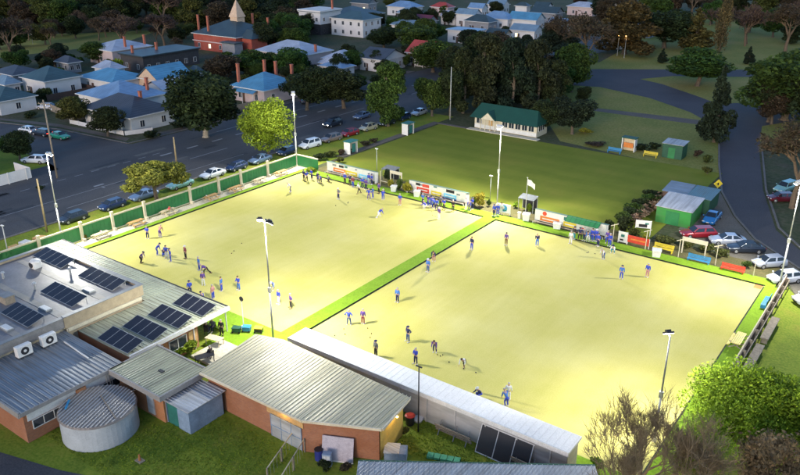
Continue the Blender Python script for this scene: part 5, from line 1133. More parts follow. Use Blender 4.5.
# far street lamps that glow
for px, py, top, m, l in [(624, 58, 36, 'lamp_amber', 'street lamp glowing amber beside the far brown tree'), (617, 56, 36, 'lamp_amber', 'second amber street lamp left of the other near the far brown tree'), (187, 24, 14, 'lamp_white', 'tiny white street lamp in the dark trees at the top left'), (33, 44, 34, 'lamp_white', 'tiny white street lamp in the park at the far left'), (756, 44, 38, 'lamp_white', 'x')][:4]:
    x, y = G(px, py); h = height_for(x, y, top); t = thing('street_lamp', l, 'street lamp', (x, y, 0), 0, 'lit street lamps far away'); MB().tube((0, 0, 0), (0, 0, h), .1, .06).build('pole', 'galvanised', t); MB().ball((0, 0, h), .22).build('lamp', m, t)
    ld = bpy.data.lights.new('street_light', 'POINT'); ld.energy = 60; ld.shadow_soft_size = .3; ld.color = (1, .6, .25) if 'amber' in m else (1, .95, .85); lo = bpy.data.objects.new('street_light', ld); C.objects.link(lo); lo.parent = t; lo.location = (0, 0, h - 1)
# ------------------------------------------------------------------ trees and plants
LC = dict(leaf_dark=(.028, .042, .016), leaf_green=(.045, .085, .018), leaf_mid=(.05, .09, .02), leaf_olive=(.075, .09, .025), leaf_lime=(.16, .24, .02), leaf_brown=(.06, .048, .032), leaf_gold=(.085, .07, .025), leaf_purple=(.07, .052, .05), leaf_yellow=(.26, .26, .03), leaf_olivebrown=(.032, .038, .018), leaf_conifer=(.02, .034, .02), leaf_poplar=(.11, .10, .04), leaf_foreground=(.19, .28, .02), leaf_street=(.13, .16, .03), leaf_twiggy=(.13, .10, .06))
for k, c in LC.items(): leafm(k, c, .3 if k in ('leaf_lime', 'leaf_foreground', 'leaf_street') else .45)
def leaves_mesh(name, centers, size, seed, up=.35, aspect=1.6):
    r = np.random.default_rng(seed); n = len(centers)
    nrm = r.normal(size=(n, 3)); nrm[:, 2] += up * 2; nrm /= np.linalg.norm(nrm, axis=1)[:, None]
    a = np.cross(nrm, r.normal(size=(n, 3))); a /= np.linalg.norm(a, axis=1)[:, None]; b = np.cross(nrm, a)
    s = size * r.uniform(.6, 1.3, (n, 1)); a = a * s * .5 * aspect; b = b * s * .5
    v = np.stack([centers - a, centers - b * .8, centers + a, centers + b * .8], 1).reshape(-1, 3)
    me = bpy.data.meshes.new(name); me.vertices.add(4 * n); me.vertices.foreach_set('co', v.ravel())
    me.loops.add(4 * n); me.loops.foreach_set('vertex_index', np.arange(4 * n)); me.polygons.add(n)
    me.polygons.foreach_set('loop_start', np.arange(0, 4 * n, 4)); me.polygons.foreach_set('loop_total', np.full(n, 4))
    me.update(calc_edges=True); return me
def crown_points(kind, seed, n, w_=8., h=10.):
    """leaf centres in a crown w wide and h tall, trunk base at z=0"""
    r = np.random.default_rng(seed); pts = []; blobs = []
    if kind == 'round':
        nb = 46; zc, rz = h * .53, h * .45
        for _ in range(nb):
            d = r.normal(size=3); d /= np.linalg.norm(d); k = r.uniform(.3, .8)
            blobs.append((np.array([d[0] * w_ / 2 * k, d[1] * w_ / 2 * k, zc + d[2] * rz * k]), r.uniform(.13, .24) * w_))
    elif kind == 'spread':
        for _ in range(44):
            a = r.uniform(0, 6.28); k = math.sqrt(r.uniform(0, 1)) * .42
            blobs.append((np.array([math.cos(a) * w_ * k, math.sin(a) * w_ * k, h * (.78 - .45 * k * k * 2) + r.uniform(-.16, .05) * h]), r.uniform(.09, .15) * w_))
    elif kind == 'cone':
        for i in range(44):
            z = h * (.12 + .86 * (i / 44)); rr_ = w_ / 2 * (1 - (z / h) ** 1.3) * .8; a = r.uniform(0, 6.28); k = r.uniform(.3, 1)
            blobs.append((np.array([math.cos(a) * rr_ * k, math.sin(a) * rr_ * k, z]), max(.35, .17 * w_ * (1.15 - z / h))))
    elif kind == 'column':
        for i in range(30):
            z = h * (.15 + .8 * i / 30); rr_ = w_ / 2 * math.sin(math.pi * min(.97, .15 + .8 * i / 30)) * .7; a = r.uniform(0, 6.28)
            blobs.append((np.array([math.cos(a) * rr_ * .6, math.sin(a) * rr_ * .6, z]), .24 * w_))
    elif kind == 'pine':
        for i in range(48):
            z = h * r.uniform(.14, .96); rr_ = w_ / 2 * (1.12 - (z / h) ** 2.5) * .9; a = r.uniform(0, 6.28); k = r.uniform(.2, .9)
            blobs.append((np.array([math.cos(a) * rr_ * k, math.sin(a) * rr_ * k, z]), r.uniform(.10, .19) * w_))
    elif kind == 'bush':
        for _ in range(14):
            a = r.uniform(0, 6.28); k = r.uniform(0, .36); blobs.append((np.array([math.cos(a) * w_ * k, math.sin(a) * w_ * k, h * r.uniform(.25, .72)]), .2 * w_))
    tot = sum(b[1] ** 2 for b in blobs)
    for c, rad in blobs:
        m = int(n * rad ** 2 / tot); d = r.normal(size=(m, 3)); d /= np.linalg.norm(d, axis=1)[:, None]
        k = r.uniform(.55, 1.08, (m, 1)) ** .6; pts.append(c + d * k * rad * np.array([1, 1, .72]))
    return np.concatenate(pts), blobs
def limb_mesh(blobs, h, r0, seed, bark, fork=.35, n=9):
    b = MB(); rr_ = random.Random(seed); f = Vector((rr_.uniform(-.3, .3), rr_.uniform(-.3, .3), h * fork))
    b.tube((0, 0, -.1), (0, 0, .25), r0 * 1.5, r0 * 1.05, 9); b.tube((0, 0, .25), f, r0 * 1.05, r0 * .7, 9)
    for c, rad in rr_.sample(blobs, min(n, len(blobs))):
        mid = f.lerp(Vector(c), .5) + Vector((0, 0, h * .04)); b.tube(f, mid, r0 * .5, r0 * .3, 6); b.tube(mid, Vector(c), r0 * .3, r0 * .1, 5)
    return b
TP = {}
def tree_proto(kind, var, leaf_n, leaf_s, w_=8., h=10., r0=.28, bark='bark', fork=.35):
    key = (kind, var)
    if key in TP: return TP[key]
    pts, blobs = crown_points(kind, hash(kind) % 97 * 0 + var * 13 + len(kind), leaf_n, w_, h)
    me = leaves_mesh('crown', pts, leaf_s, var + 5); me.materials.append(MATS['leaf_green'])
    tm = limb_mesh(blobs, h, r0, var, bark, fork).build('trunk', bark); tme = tm.data; bpy.data.objects.remove(tm)
    TP[key] = (me, tme, w_, h); return TP[key]
NLEAF = dict(round=(15000, .31), spread=(11000, .27), cone=(5600, .38), column=(3200, .36), pine=(14000, .32), bush=(900, .2))
def tree(x, y, h, w_, kind, leaf, label, group=None, bark='bark', var=None, name=None, cat='tree', rot=None):
    var = rnd.randrange(3) if var is None else var; n, s = NLEAF[kind]
    if kind == 'bush': me, tme, pw, ph = tree_proto(kind, var, n, s, 2., 1.6, .05, 'bark', .2)
    else: me, tme, pw, ph = tree_proto(kind, var, n, s)
    t = thing(name or dict(round='leafy_tree', spread='spreading_tree', cone='conifer', column='poplar_tree', pine='pine_tree', bush='bush')[kind], label, cat, (x, y, 0), rnd.uniform(0, 6.28) if rot is None else rot, group)
    t.scale = (w_ / pw, w_ / pw, h / ph)
    for nm, m_, mt in (('crown', me, leaf), ('trunk', tme, bark)):
        o = bpy.data.objects.new(nm, m_); C.objects.link(o); o.parent = t
        o.material_slots[0].link = 'OBJECT'; o.material_slots[0].material = MATS[mt]
    return t
def treepx(cx, top, base, wpx, kind, leaf, label, **kw):
    x, y = G(cx, base); h = height_for(x, y, top); w_ = wpx * 1.1 * depth(x, y, h / 2) / FPX; return tree(x, y, h, w_, kind, leaf, label, **kw)
# bare trees
def bare_mesh(seed, h, w_, levels=5, r0=.28, twigs=5000, kids=3, shrink=(.62, .82), spread=(.45, .85), trunk=.24, tl=2):
    r = random.Random(seed); b = MB(); ends = []
    def grow(p, d, L, rad, lv):
        q = p
        for k in range(2):
            d = (d + Vector((r.uniform(-.16, .16), r.uniform(-.16, .16), r.uniform(-.05, .12)))).normalized(); q2 = q + d * L / 2
            b.tube(q, q2, rad * (1 - .18 * k), rad * (1 - .18 * (k + 1)), 7 if lv > 3 else (5 if lv > 1 else 3), cap=False); q = q2
            if lv <= tl: ends.append((q.copy(), d.copy(), L))
        if lv <= 0: return
        for k in range(kids + (1 if r.random() < .4 else 0)):
            ax = d.orthogonal().normalized(); ax.rotate(Matrix.Rotation(r.uniform(0, 6.28), 3, d)) if 0 else None
            a = r.uniform(0, 6.28); o1 = d.orthogonal().normalized(); o2 = d.cross(o1)
            nd = (d + (o1 * math.cos(a) + o2 * math.sin(a)) * r.uniform(*spread) + Vector((0, 0, .12))).normalized()
            grow(q, nd, L * r.uniform(*shrink), rad * .62, lv - 1)
    grow(Vector((0, 0, -.1)), Vector((0, 0, 1)), h * trunk, r0, levels)
    me_b = b
    e = ends; cs = []
    V = []; F = []
    for i in range(twigs):
        p, d, L = e[r.randrange(len(e))]; p = p - d * r.uniform(0, L * .5)
        nd = (d + Vector((r.uniform(-.9, .9), r.uniform(-.9, .9), r.uniform(-.3, .9)))).normalized(); l = r.uniform(.25, .75)
        s = nd.orthogonal().normalized() * r.uniform(.008, .014); o = len(V); V += [tuple(p - s), tuple(p + s), tuple(p + nd * l)]; F.append((o, o + 1, o + 2))
    o = len(me_b.v); me_b.v += V; me_b.f += [tuple(i + o for i in f) for f in F]; me_b.m += [0] * len(F)
    up_ = [v for v in me_b.v if v[2] > h * .4]; mx_ = sum(v[0] for v in up_) / len(up_); my_ = sum(v[1] for v in up_) / len(up_); zt_ = h * .6
    me_b.v = [(v[0] - mx_ * min(1, max(0, v[2] / zt_)), v[1] - my_ * min(1, max(0, v[2] / zt_)), v[2]) for v in me_b.v]
    zs = max(v[2] for v in me_b.v); xs = max(max(abs(v[0]), abs(v[1])) for v in me_b.v)
    me_b.v = [(v[0] * w_ / 2 / xs, v[1] * w_ / 2 / xs, v[2] * h / zs) for v in me_b.v]
    return me_b
BARE = []
for sd_ in (3, 8):
    o = bare_mesh(sd_, 10, 9, 5, .26, 9000).build('trunk', 'twig'); BARE.append(o.data); bpy.data.objects.remove(o)
o = bare_mesh(21, 10, 9, 8, .24, 5200, 2, (.76, .98), (.22, .62), .13, 5).build('trunk', plain('twig_pale', (.20, .15, .085), .9, var=.3, scale=4)); BARE.append(o.data); bpy.data.objects.remove(o)
o = bare_mesh(34, 10, 9, 8, .24, 5200, 2, (.76, .98), (.22, .62), .13, 5).build('trunk', 'twig_pale'); BARE.append(o.data); bpy.data.objects.remove(o)
def bare(x, y, h, w_, label, leaf='leaf_brown', group=None, var=0, haze_leaf=True):
    t = thing('bare_tree', label, 'bare tree', (x, y, 0), rnd.uniform(0, 6.28), group); t.scale = (w_ / 9, w_ / 9, h / 10)
    o = bpy.data.objects.new('trunk', BARE[var]); C.objects.link(o); o.parent = t
    if haze_leaf:
        key = ('bareleaf', var)
        if key not in TP:
            r = np.random.default_rng(var); co = np.empty(len(BARE[var].vertices) * 3); BARE[var].vertices.foreach_get('co', co); co = co.reshape(-1, 3); co = co[co[:, 2] > 3.6]
            c = co[r.integers(0, len(co), 3000)] + r.normal(scale=.22, size=(3000, 3)); me = leaves_mesh('crown', c, .24, var + 50); me.materials.append(MATS['leaf_brown']); TP[key] = me
        o = bpy.data.objects.new('crown', TP[key]); C.objects.link(o); o.parent = t; o.material_slots[0].link = 'OBJECT'; o.material_slots[0].material = MATS[leaf]
    return t
def barepx(cx, top, base, wpx, label, **kw):
    x, y = G(cx, base); h = height_for(x, y, top); return bare(x, y, h, wpx * depth(x, y, h / 2) / FPX, label, **kw)

treepx(206, 62, 137, 74, 'round', 'leaf_dark', 'big dark tree with a pale forked trunk across the street', bark='pale_bark', var=0)
treepx(158, 155, 206, 62, 'spread', 'leaf_street', 'flat topped olive tree over the parked cars on the street', var=1)
treepx(388, 62, 126, 42, 'pine', 'leaf_green', 'tall round dark green street tree left of the grass green', var=2)
treepx(432, 70, 116, 32, 'round', 'leaf_mid', 'small round green street tree right of the tall dark one', var=0)
treepx(307, 66, 110, 46, 'round', 'leaf_dark', 'dark street tree above the lamp of the corner floodlight', var=2)
treepx(344, 66, 108, 50, 'round', 'leaf_dark', 'wide dark street tree right of the corner floodlight lamp', var=1)
treepx(293, 44, 76, 36, 'round', 'leaf_green', 'dark green round tree in front of the large pale hipped roof', var=0)
treepx(248, 50, 76, 40, 'round', 'leaf_green', 'bushy green tree below the red mansion', var=2)
treepx(222, 52, 80, 36, 'round', 'leaf_brown', 'brownish bushy tree below the red mansion left part', var=1)
treepx(272, 50, 72, 26, 'round', 'leaf_mid', 'mid green small tree between the mansion and the pale roof', var=1)
for cx, tp, bs, wd, kd, lf, l in [(463, 48, 113, 36, 'pine', 'leaf_dark', 'leftmost dark pine of the row behind the pavilion'), (484, 34, 112, 46, 'pine', 'leaf_olivebrown', 'tallest brownish pine of the row behind the pavilion'),
        (511, 38, 112, 44, 'pine', 'leaf_conifer', 'dark pine directly above the pavilion roof'), (536, 40, 112, 44, 'pine', 'leaf_olivebrown', 'brown tinged pine above the right end of the pavilion'), (555, 60, 112, 30, 'pine', 'leaf_dark', 'dark small pine right of the pavilion row'),
        (500, 52, 105, 40, 'pine', 'leaf_dark', 'dark inner pine filling the row behind the pavilion'), (450, 62, 116, 26, 'round', 'leaf_dark', 'dark tree left end of the pavilion pines near the pale pole'),
        (546, 98, 132, 30, 'round', 'leaf_dark', 'low dark tree touching the right end of the pavilion'), (572, 92, 134, 38, 'round', 'leaf_conifer', 'low dark tree right of the pavilion by the bright shrubs'),
        (583, 84, 104, 14, 'round', 'leaf_dark', 'small dark shrub tree on the park grass right of the pavilion'),
        (571, 38, 92, 38, 'round', 'leaf_green', 'mid green rounded tree at the left end of the park road'), (558, 62, 98, 26, 'round', 'leaf_green', 'lower green tree beside the mid green rounded one'),
        (433, 36, 72, 44, 'round', 'leaf_green', 'dark green tree right of the red tiled house'), (418, 22, 50, 44, 'round', 'leaf_green', 'dark green tree above the red tiled house'), (452, 42, 80, 34, 'round', 'leaf_dark', 'dark tree in the gap right of the red tiled house'),
        (412, 42, 62, 20, 'round', 'leaf_dark', 'small dark tree at the right gable of the red tiled house'), (384, 24, 48, 34, 'round', 'leaf_dark', 'dark tree right of the white two storey wing'),
        (697, 48, 86, 58, 'round', 'leaf_green', 'wide spreading green tree on the grass island of the park road'), (714, 64, 142, 42, 'cone', 'leaf_conifer', 'narrow dark conifer beside the bend of the right road'),
        (624, 2, 54, 62, 'pine', 'leaf_gold', 'tall brown gold tree beside the amber lamps'), (664, 4, 48, 54, 'round', 'leaf_dark', 'large dark tree right of the brown gold one at the top'), (693, 7, 50, 42, 'cone', 'leaf_gold', 'broad golden dark conifer above the spreading tree'),
        (719, -2, 52, 18, 'column', 'leaf_poplar', 'tall slim pale poplar at the top right'), (662, 48, 63, 13, 'cone', 'leaf_conifer', 'small dark conifer left on the far park grass'), (748, 46, 64, 15, 'cone', 'leaf_conifer', 'small dark conifer right on the far park grass'),
        (784, 42, 120, 92, 'round', 'leaf_green', 'huge dark rounded tree at the right edge above the road'), (815, 56, 130, 70, 'round', 'leaf_dark', 'dark tree cut by the right edge above the road'),
        (768, 68, 122, 44, 'round', 'leaf_dark', 'lower dark tree in front of the huge rounded one'),
        (75, 94, 124, 30, 'round', 'leaf_olive', 'rounded yellow green tree in front of the corner house left end'), (108, 104, 136, 32, 'round', 'leaf_dark', 'dark small tree in front of the corner house'), (116, 56, 76, 14, 'bush', 'leaf_lime', 'small bright yellow green tree by the blue roofs'),
        (102, 40, 62, 34, 'round', 'leaf_green', 'dark green tree above the blue roofs'), (20, 128, 160, 28, 'round', 'leaf_dark', 'dark shrubby tree beside the left edge house'), (8, 134, 150, 18, 'bush', 'leaf_green', 'green shrub behind the left edge house'),
        (82, 72, 82, 0, '', '', '')][:-1]:
    treepx(cx, tp, bs, wd, kd, lf, l)
barepx(585, 10, 70, 58, 'bare brown tree beyond the mid green rounded tree', leaf='leaf_brown', var=0); barepx(558, 12, 60, 44, 'bare brown tree below the top rooftops right part', leaf='leaf_brown', var=1)
barepx(792, 116, 208, 98, 'bare brown twiggy tree over the cars at the right edge', leaf='leaf_brown', var=1); barepx(826, 140, 240, 80, 'bare brown tree cut by the right edge beside the road', leaf='leaf_brown', var=0)
barepx(745, 2, 46, 40, 'bare purple brown tree right of the slim poplar', leaf='leaf_purple', var=0); barepx(785, 0, 52, 56, 'wide bare tree at the top right corner', leaf='leaf_brown', var=1)
barepx(12, 14, 60, 52, 'bare purple tree at the far left behind the houses', leaf='leaf_purple', var=1); barepx(125, 14, 48, 48, 'bare purple tree left of the long dark building', leaf='leaf_purple', var=0); barepx(165, 12, 46, 44, 'bare purple tree above the long dark building', leaf='leaf_purple', var=1)
barepx(178, 36, 52, 16, 'small bare tree over the roof of the long dark building', leaf='leaf_brown', var=0)
# foreground trees, right bottom
x, y = G(638, 520); bare(x, y, height_for(x, y, 380), 11.5, 'large bare tree in the foreground right of the long white roof', var=2, haze_leaf=False)
x, y = G(684, 545); bare(x, y, height_for(x, y, 405), 9.0, 'bare branching tree in the bottom right beside the lit green tree', var=3, haze_leaf=False)
x, y = G(612, 545); bare(x, y, height_for(x, y, 412), 7.0, 'small bare tree left of the large bare foreground tree', var=3, haze_leaf=False)
def fg(x, y, h, w_, leaf, label, n, s, var):
    pts, blobs = crown_points('round', 77 + var, n, w_, h); me = leaves_mesh('crown', pts, s, var); me.materials.append(MATS[leaf])
    t = thing('leafy_tree', label, 'tree', (x, y, 0)); o = bpy.data.objects.new('crown', me); C.objects.link(o); o.parent = t
    limb_mesh(blobs, h, .22, var, 'bark').build('trunk', 'bark', t)
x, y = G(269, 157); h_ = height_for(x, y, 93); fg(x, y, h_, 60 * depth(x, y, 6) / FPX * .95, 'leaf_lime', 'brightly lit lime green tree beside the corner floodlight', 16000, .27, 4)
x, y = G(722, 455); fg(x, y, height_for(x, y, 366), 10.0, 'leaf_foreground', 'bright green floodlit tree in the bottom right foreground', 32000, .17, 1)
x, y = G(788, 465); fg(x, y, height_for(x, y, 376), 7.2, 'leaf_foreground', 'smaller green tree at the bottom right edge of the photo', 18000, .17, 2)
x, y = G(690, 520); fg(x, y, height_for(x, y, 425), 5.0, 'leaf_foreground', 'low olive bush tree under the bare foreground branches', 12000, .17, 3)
x, y = G(765, 530); bare(x, y, height_for(x, y, 424), 9, 'bare brown tree at the bottom right corner', leaf='leaf_twiggy', var=2)
x, y = G(830, 520); bare(x, y, height_for(x, y, 420), 8.5, 'bare brown tree half outside the bottom right corner', leaf='leaf_twiggy', var=3)
# clipped and flowering shrubs of the banks
def bushpx(px, py, wpx, h, leaf, label, cat='shrub', **kw):
    x, y = G(px, py); return tree(x, y, h, wpx * depth(x, y) / FPX, 'bush', leaf, label, cat=cat, name='shrub', **kw)
for px, py, wd, h, lf, l in [(391, 189, 9, 1.8, 'leaf_yellow', 'round yellow bush left of the cream frame'), (407, 193, 12, 1.9, 'leaf_yellow', 'yellow orange bush right of the cream frame'), (399, 191, 8, 2.2, 'leaf_green', 'dark green bush inside the cream frame'), (388, 183, 8, 2.6, 'leaf_dark', 'dark bush behind the round yellow bush'),
        (480, 208, 14, 2.7, 'leaf_yellow', 'tall yellow green bush right of the middle shelter'), (474, 206, 8, 1.8, 'leaf_lime', 'lime bush left of the tall yellow one'), (489, 207, 5, 1.4, 'leaf_green', 'green bush at the foot of the tall centre pole'), (515, 208, 7, 1.2, 'leaf_lime', 'low bush by the flagpole'), (529, 212, 6, 1.4, 'leaf_lime', 'low lime bush left of the right shelter'),
        (607, 232, 12, 2.2, 'leaf_dark', 'dark round bush right of the green awning'), (622, 232, 18, 2.6, 'leaf_dark', 'large dark bush left of the white emblem sign'), (634, 237, 12, 1.4, 'leaf_olive', 'olive bush behind the long red board'), (645, 243, 12, 1.3, 'leaf_yellow', 'yellowish bush behind the rink post near the red board'),
        (664, 243, 22, 1.1, 'leaf_olive', 'olive low bush behind the yellow seat'), (686, 247, 18, 1.1, 'leaf_olive', 'olive low bush behind the right car park frame'), (706, 252, 18, 1.3, 'leaf_olive', 'olive bush left of the red seat'), (722, 257, 16, 1.2, 'leaf_olive', 'olive bush behind the red seat'), (746, 268, 10, 1.2, 'leaf_green', 'small dark green bush right of the red seat'),
        (340, 163, 8, 1.3, 'leaf_olive', 'bush left of the far left shelter'), (320, 160, 14, 1.6, 'leaf_dark', 'dark hedge clump behind the fence corner'), (330, 157, 14, 1.2, 'leaf_olive', 'olive hedge clump on the street side of the grass green'), (341, 155, 9, 1.1, 'leaf_brown', 'rusty red shrub beside the nearer pale shelter box'), (366, 146, 12, 1.1, 'leaf_brown', 'rusty brown shrub behind the nearer pale shelter box'), (306, 166, 14, 1.2, 'leaf_lime', 'lime shrub at the fence corner'), (311, 172, 12, .9, 'leaf_lime', 'low lime shrub right of the corner floodlight'),
        (374, 143, 10, 1.0, 'leaf_brown', 'brown shrub on the verge by the grass green'), (585, 133, 16, 1.0, 'leaf_yellow', 'yellow flowering shrub beyond the right end of the pavilion'), (596, 146, 22, .8, 'leaf_brown', 'dark red shrub strip beyond the grass green'), (640, 150, 20, 1.3, 'leaf_dark', 'dark shrub right of the score hut'), (655, 149, 14, 1.3, 'leaf_dark', 'dark shrub behind the far yellow seat'),
        (706, 163, 12, 1.7, 'leaf_olive', 'olive shrub beside the road above the small sheds'), (707, 174, 11, 1.6, 'leaf_olive', 'second olive shrub beside the road above the small sheds'), (697, 157, 10, 1.4, 'leaf_brown', 'rusty shrub right of the dark green shed'),
        (188, 352, 22, 1.6, 'leaf_lime', 'lit lime shrub against the verandah wall'), (178, 358, 12, 1.2, 'leaf_lime', 'small lime shrub at the corner of the olive roof'), (85, 240, 8, .9, 'leaf_yellow', 'yellow plant beside the first picnic table'),
        (598, 470, 16, 1.4, 'leaf_lime', 'lime shrub at the end of the long white roof'), (405, 435, 9, .9, 'leaf_olive', 'small shrub by the yellow lit end wall'), (40, 190, 10, .8, 'leaf_dark', 'low shrub at the end of the white corner fence'), (62, 112, 14, 1.6, 'leaf_dark', 'dark hedge before the white house at the left'), (30, 118, 16, 1.4, 'leaf_dark', 'dark hedge along the side street'),
        (92, 118, 16, 1.6, 'leaf_dark', 'dark hedge in front of the corner house'), (150, 138, 20, 1.6, 'leaf_dark', 'dark hedge in front of the white corner house'), (182, 128, 22, 1.6, 'leaf_dark', 'dark hedge right of the white corner house'), (325, 470, 16, .9, 'leaf_dark', 'weedy dark shrub by the wire gate'), (345, 470, 14, .6, 'leaf_brown', 'low brown weeds under the leaning board')]:
    bushpx(px, py, wd, h, lf, l)
x0 = 15.6
for i, y_ in enumerate((9.5, 11.8, 14.2, 16.8, 19.6, 22.4)):
    tree(x0 + .3 * math.sin(i * 2), y_, 1.9, 3.2, 'bush', ('leaf_green', 'leaf_dark')[i % 2], 'green backing shrub of the hedge beside the green tin shed', group='hedge shrubs beside the green tin shed', cat='shrub', name='shrub')
    tree(x0 + 1.2 + .3 * math.sin(i * 3), y_ + .5, 1.7, 2.6, 'bush', 'leaf_dry', 'dry brownish pink shrub of the hedge beside the green tin shed', group='dry hedge shrubs beside the green tin shed', cat='shrub', name='dry_shrub') if 'leaf_dry' in MATS or leafm('leaf_dry', (.26, .18, .13)) else None
# lone scattering of far trees
r2 = random.Random(11)
def scatter(n, x0, x1, y0, y1, lab, grp, leaves, kinds, hmin=8, hmax=14):
    for i in range(n):
        px, py = r2.uniform(x0, x1), r2.uniform(y0, y1); X, Y = G(px, py); h = r2.uniform(hmin, hmax)
        k = r2.choice(kinds)
        if k == 'bare': bare(X, Y, h, h * r2.uniform(.9, 1.2), lab, leaf=r2.choice(['leaf_purple', 'leaf_brown']), group=grp, var=r2.randrange(2))
        else: tree(X, Y, h, h * r2.uniform(.85, 1.2) * (.6 if k == 'cone' else 1), k, r2.choice(leaves), lab, group=grp)
D = ['leaf_dark', 'leaf_dark', 'leaf_conifer', 'leaf_green', 'leaf_green', 'leaf_olive', 'leaf_brown']
scatter(95, -20, 200, 2, 32, 'dark tree of the far wood at the top left', 'dark trees of the far wood at the top left', D, ['round', 'round', 'pine', 'bare'], 10, 16)
scatter(26, -10, 190, 28, 50, 'tree among the far left park lawns', 'trees among the far left park lawns', D, ['round', 'round', 'bare'], 5, 9)
scatter(42, 190, 312, 2, 32, 'dark tree of the wood behind the red mansion', 'dark trees behind the red mansion', D, ['round', 'round', 'pine'], 9, 14)
scatter(16, 255, 312, 34, 52, 'dark tree between the red mansion and the pub', 'dark trees between the mansion and the pub', ['leaf_green', 'leaf_dark'], ['round'], 6, 10)
scatter(40, 600, 850, 4, 44, 'dark tree along the top right edge', 'dark trees along the top right edge', D, ['round', 'pine', 'bare'], 8, 13)
scatter(14, 375, 460, 20, 46, 'dark tree among the houses right of the pub', 'dark trees among the houses right of the pub', ['leaf_green', 'leaf_dark'], ['round'], 6, 9)
scatter(6, 350, 600, 2, 20, 'tree among the top rooftops', 'trees among the top rooftops', D, ['round'], 5, 8)
scatter(30, -60, 870, -10, 3, 'distant dark tree beyond the top edge', 'distant trees beyond the top edge', D, ['round', 'pine'], 8, 13)
scatter(8, -30, 60, 60, 74, 'dark garden tree behind the left houses', 'garden trees behind the left houses', D, ['round'], 4, 7)
scatter(10, 215, 300, 66, 84, 'dark garden shrub tree near the four chimney house', 'garden trees near the four chimney house', ['leaf_dark', 'leaf_green'], ['round'], 3, 5)
scatter(16, 285, 410, 60, 92, 'dark garden tree behind the street trees', 'garden trees behind the street trees', ['leaf_dark', 'leaf_green'], ['round'], 4, 6.5)
scatter(16, 445, 562, 56, 100, 'dark thicket tree behind the pavilion', 'thicket trees behind the pavilion', ['leaf_dark', 'leaf_conifer', 'leaf_brown'], ['round', 'pine'], 8, 12)
scatter(5, 770, 850, 100, 128, 'dark tree mass at the right edge', 'dark trees at the right edge', ['leaf_dark', 'leaf_brown'], ['round'], 7, 9)
def shrubs(n, x0, x1, y0, y1, lab, grp):
    for i in range(n):
        X, Y = G(r2.uniform(x0, x1), r2.uniform(y0, y1)); tree(X, Y, r2.uniform(1.5, 3.2), r2.uniform(2.5, 5), 'bush', r2.choice(['leaf_green', 'leaf_mid', 'leaf_dark', 'leaf_olive']), lab, group=grp, cat='shrub', name='shrub')
shrubs(26, -10, 130, 62, 122, 'low garden shrub among the left houses', 'garden shrubs among the left houses')
shrubs(22, 200, 420, 50, 96, 'low garden shrub among the houses across the street', 'garden shrubs among the houses across the street')
shrubs(16, 390, 580, 10, 40, 'low garden shrub among the top rooftops', 'garden shrubs among the top rooftops')
# loose grass tufts on the foreground lawn: uncountable
def tufts(name, polyrects, n, m, s=.085):
    r = np.random.default_rng(4); c = []
    for (x0, x1, y0, y1), k in zip(polyrects, n): c.append(np.stack([r.uniform(x0, x1, k), r.uniform(y0, y1, k), r.uniform(.0, .07, k)], 1))
    me = leaves_mesh(name, np.concatenate(c), s, 9, up=-.3); me.materials.append(MATS[m]); o = bpy.data.objects.new(name, me); C.objects.link(o); tag(o, 'short rough grass', 'grass', kind='stuff')
leafm('leaf_grass', (.13, .20, .018), .25); tufts('grass_tufts', [(-6, 16, -66.3, -59.8), (1.5, 13, -60, -55.5), (18.8, 32, -50, -45.9), (18.8, 32, -50, -45.9)], [11000, 3500, 3500, 300], 'leaf_grass')
tag(bpy.data.objects['grass_tufts'], 'short rough tufts of grass over the lawns round the clubhouse', 'grass')
# ------------------------------------------------------------------ people
def cloth(name, c): plain(name, c, .85, var=.12, scale=6)
for k, c in dict(skin=(.45, .26, .18), cl_blue=(.03, .06, .42), cl_sky=(.05, .15, .46), cl_navy=(.012, .018, .08), cl_white=(.62, .62, .62), cl_black=(.015, .015, .018), cl_purple=(.10, .05, .25), cl_pink=(.42, .2, .2), cl_teal=(.03, .25, .28), cl_grey=(.16, .16, .18), hair_grey=(.35, .33, .31), hair_brown=(.06, .035, .02), cl_denim=(.05, .09, .22), cl_red=(.2, .04, .06)).items(): cloth(k, c)
def skin_mesh(name, verts, edges, radii, root=0, sub=1):
    me = bpy.data.meshes.new(name); me.from_pydata(verts, edges, []); o = bpy.data.objects.new(name, me); C.objects.link(o)
    o.modifiers.new('skin', 'SKIN'); sm = o.modifiers.new('sub', 'SUBSURF'); sm.levels = sub; sm.render_levels = sub
    sv = me.skin_vertices[0].data
    for i, r in enumerate(radii): sv[i].radius = (r, r) if not isinstance(r, tuple) else r; sv[i].use_root = (i == root)
    dg = bpy.context.evaluated_depsgraph_get(); dg.update(); ev = o.evaluated_get(dg); out = bpy.data.meshes.new_from_object(ev)
    bpy.data.objects.remove(o); bpy.data.meshes.remove(me); out.polygons.foreach_set('use_smooth', [True] * len(out.polygons)); return out
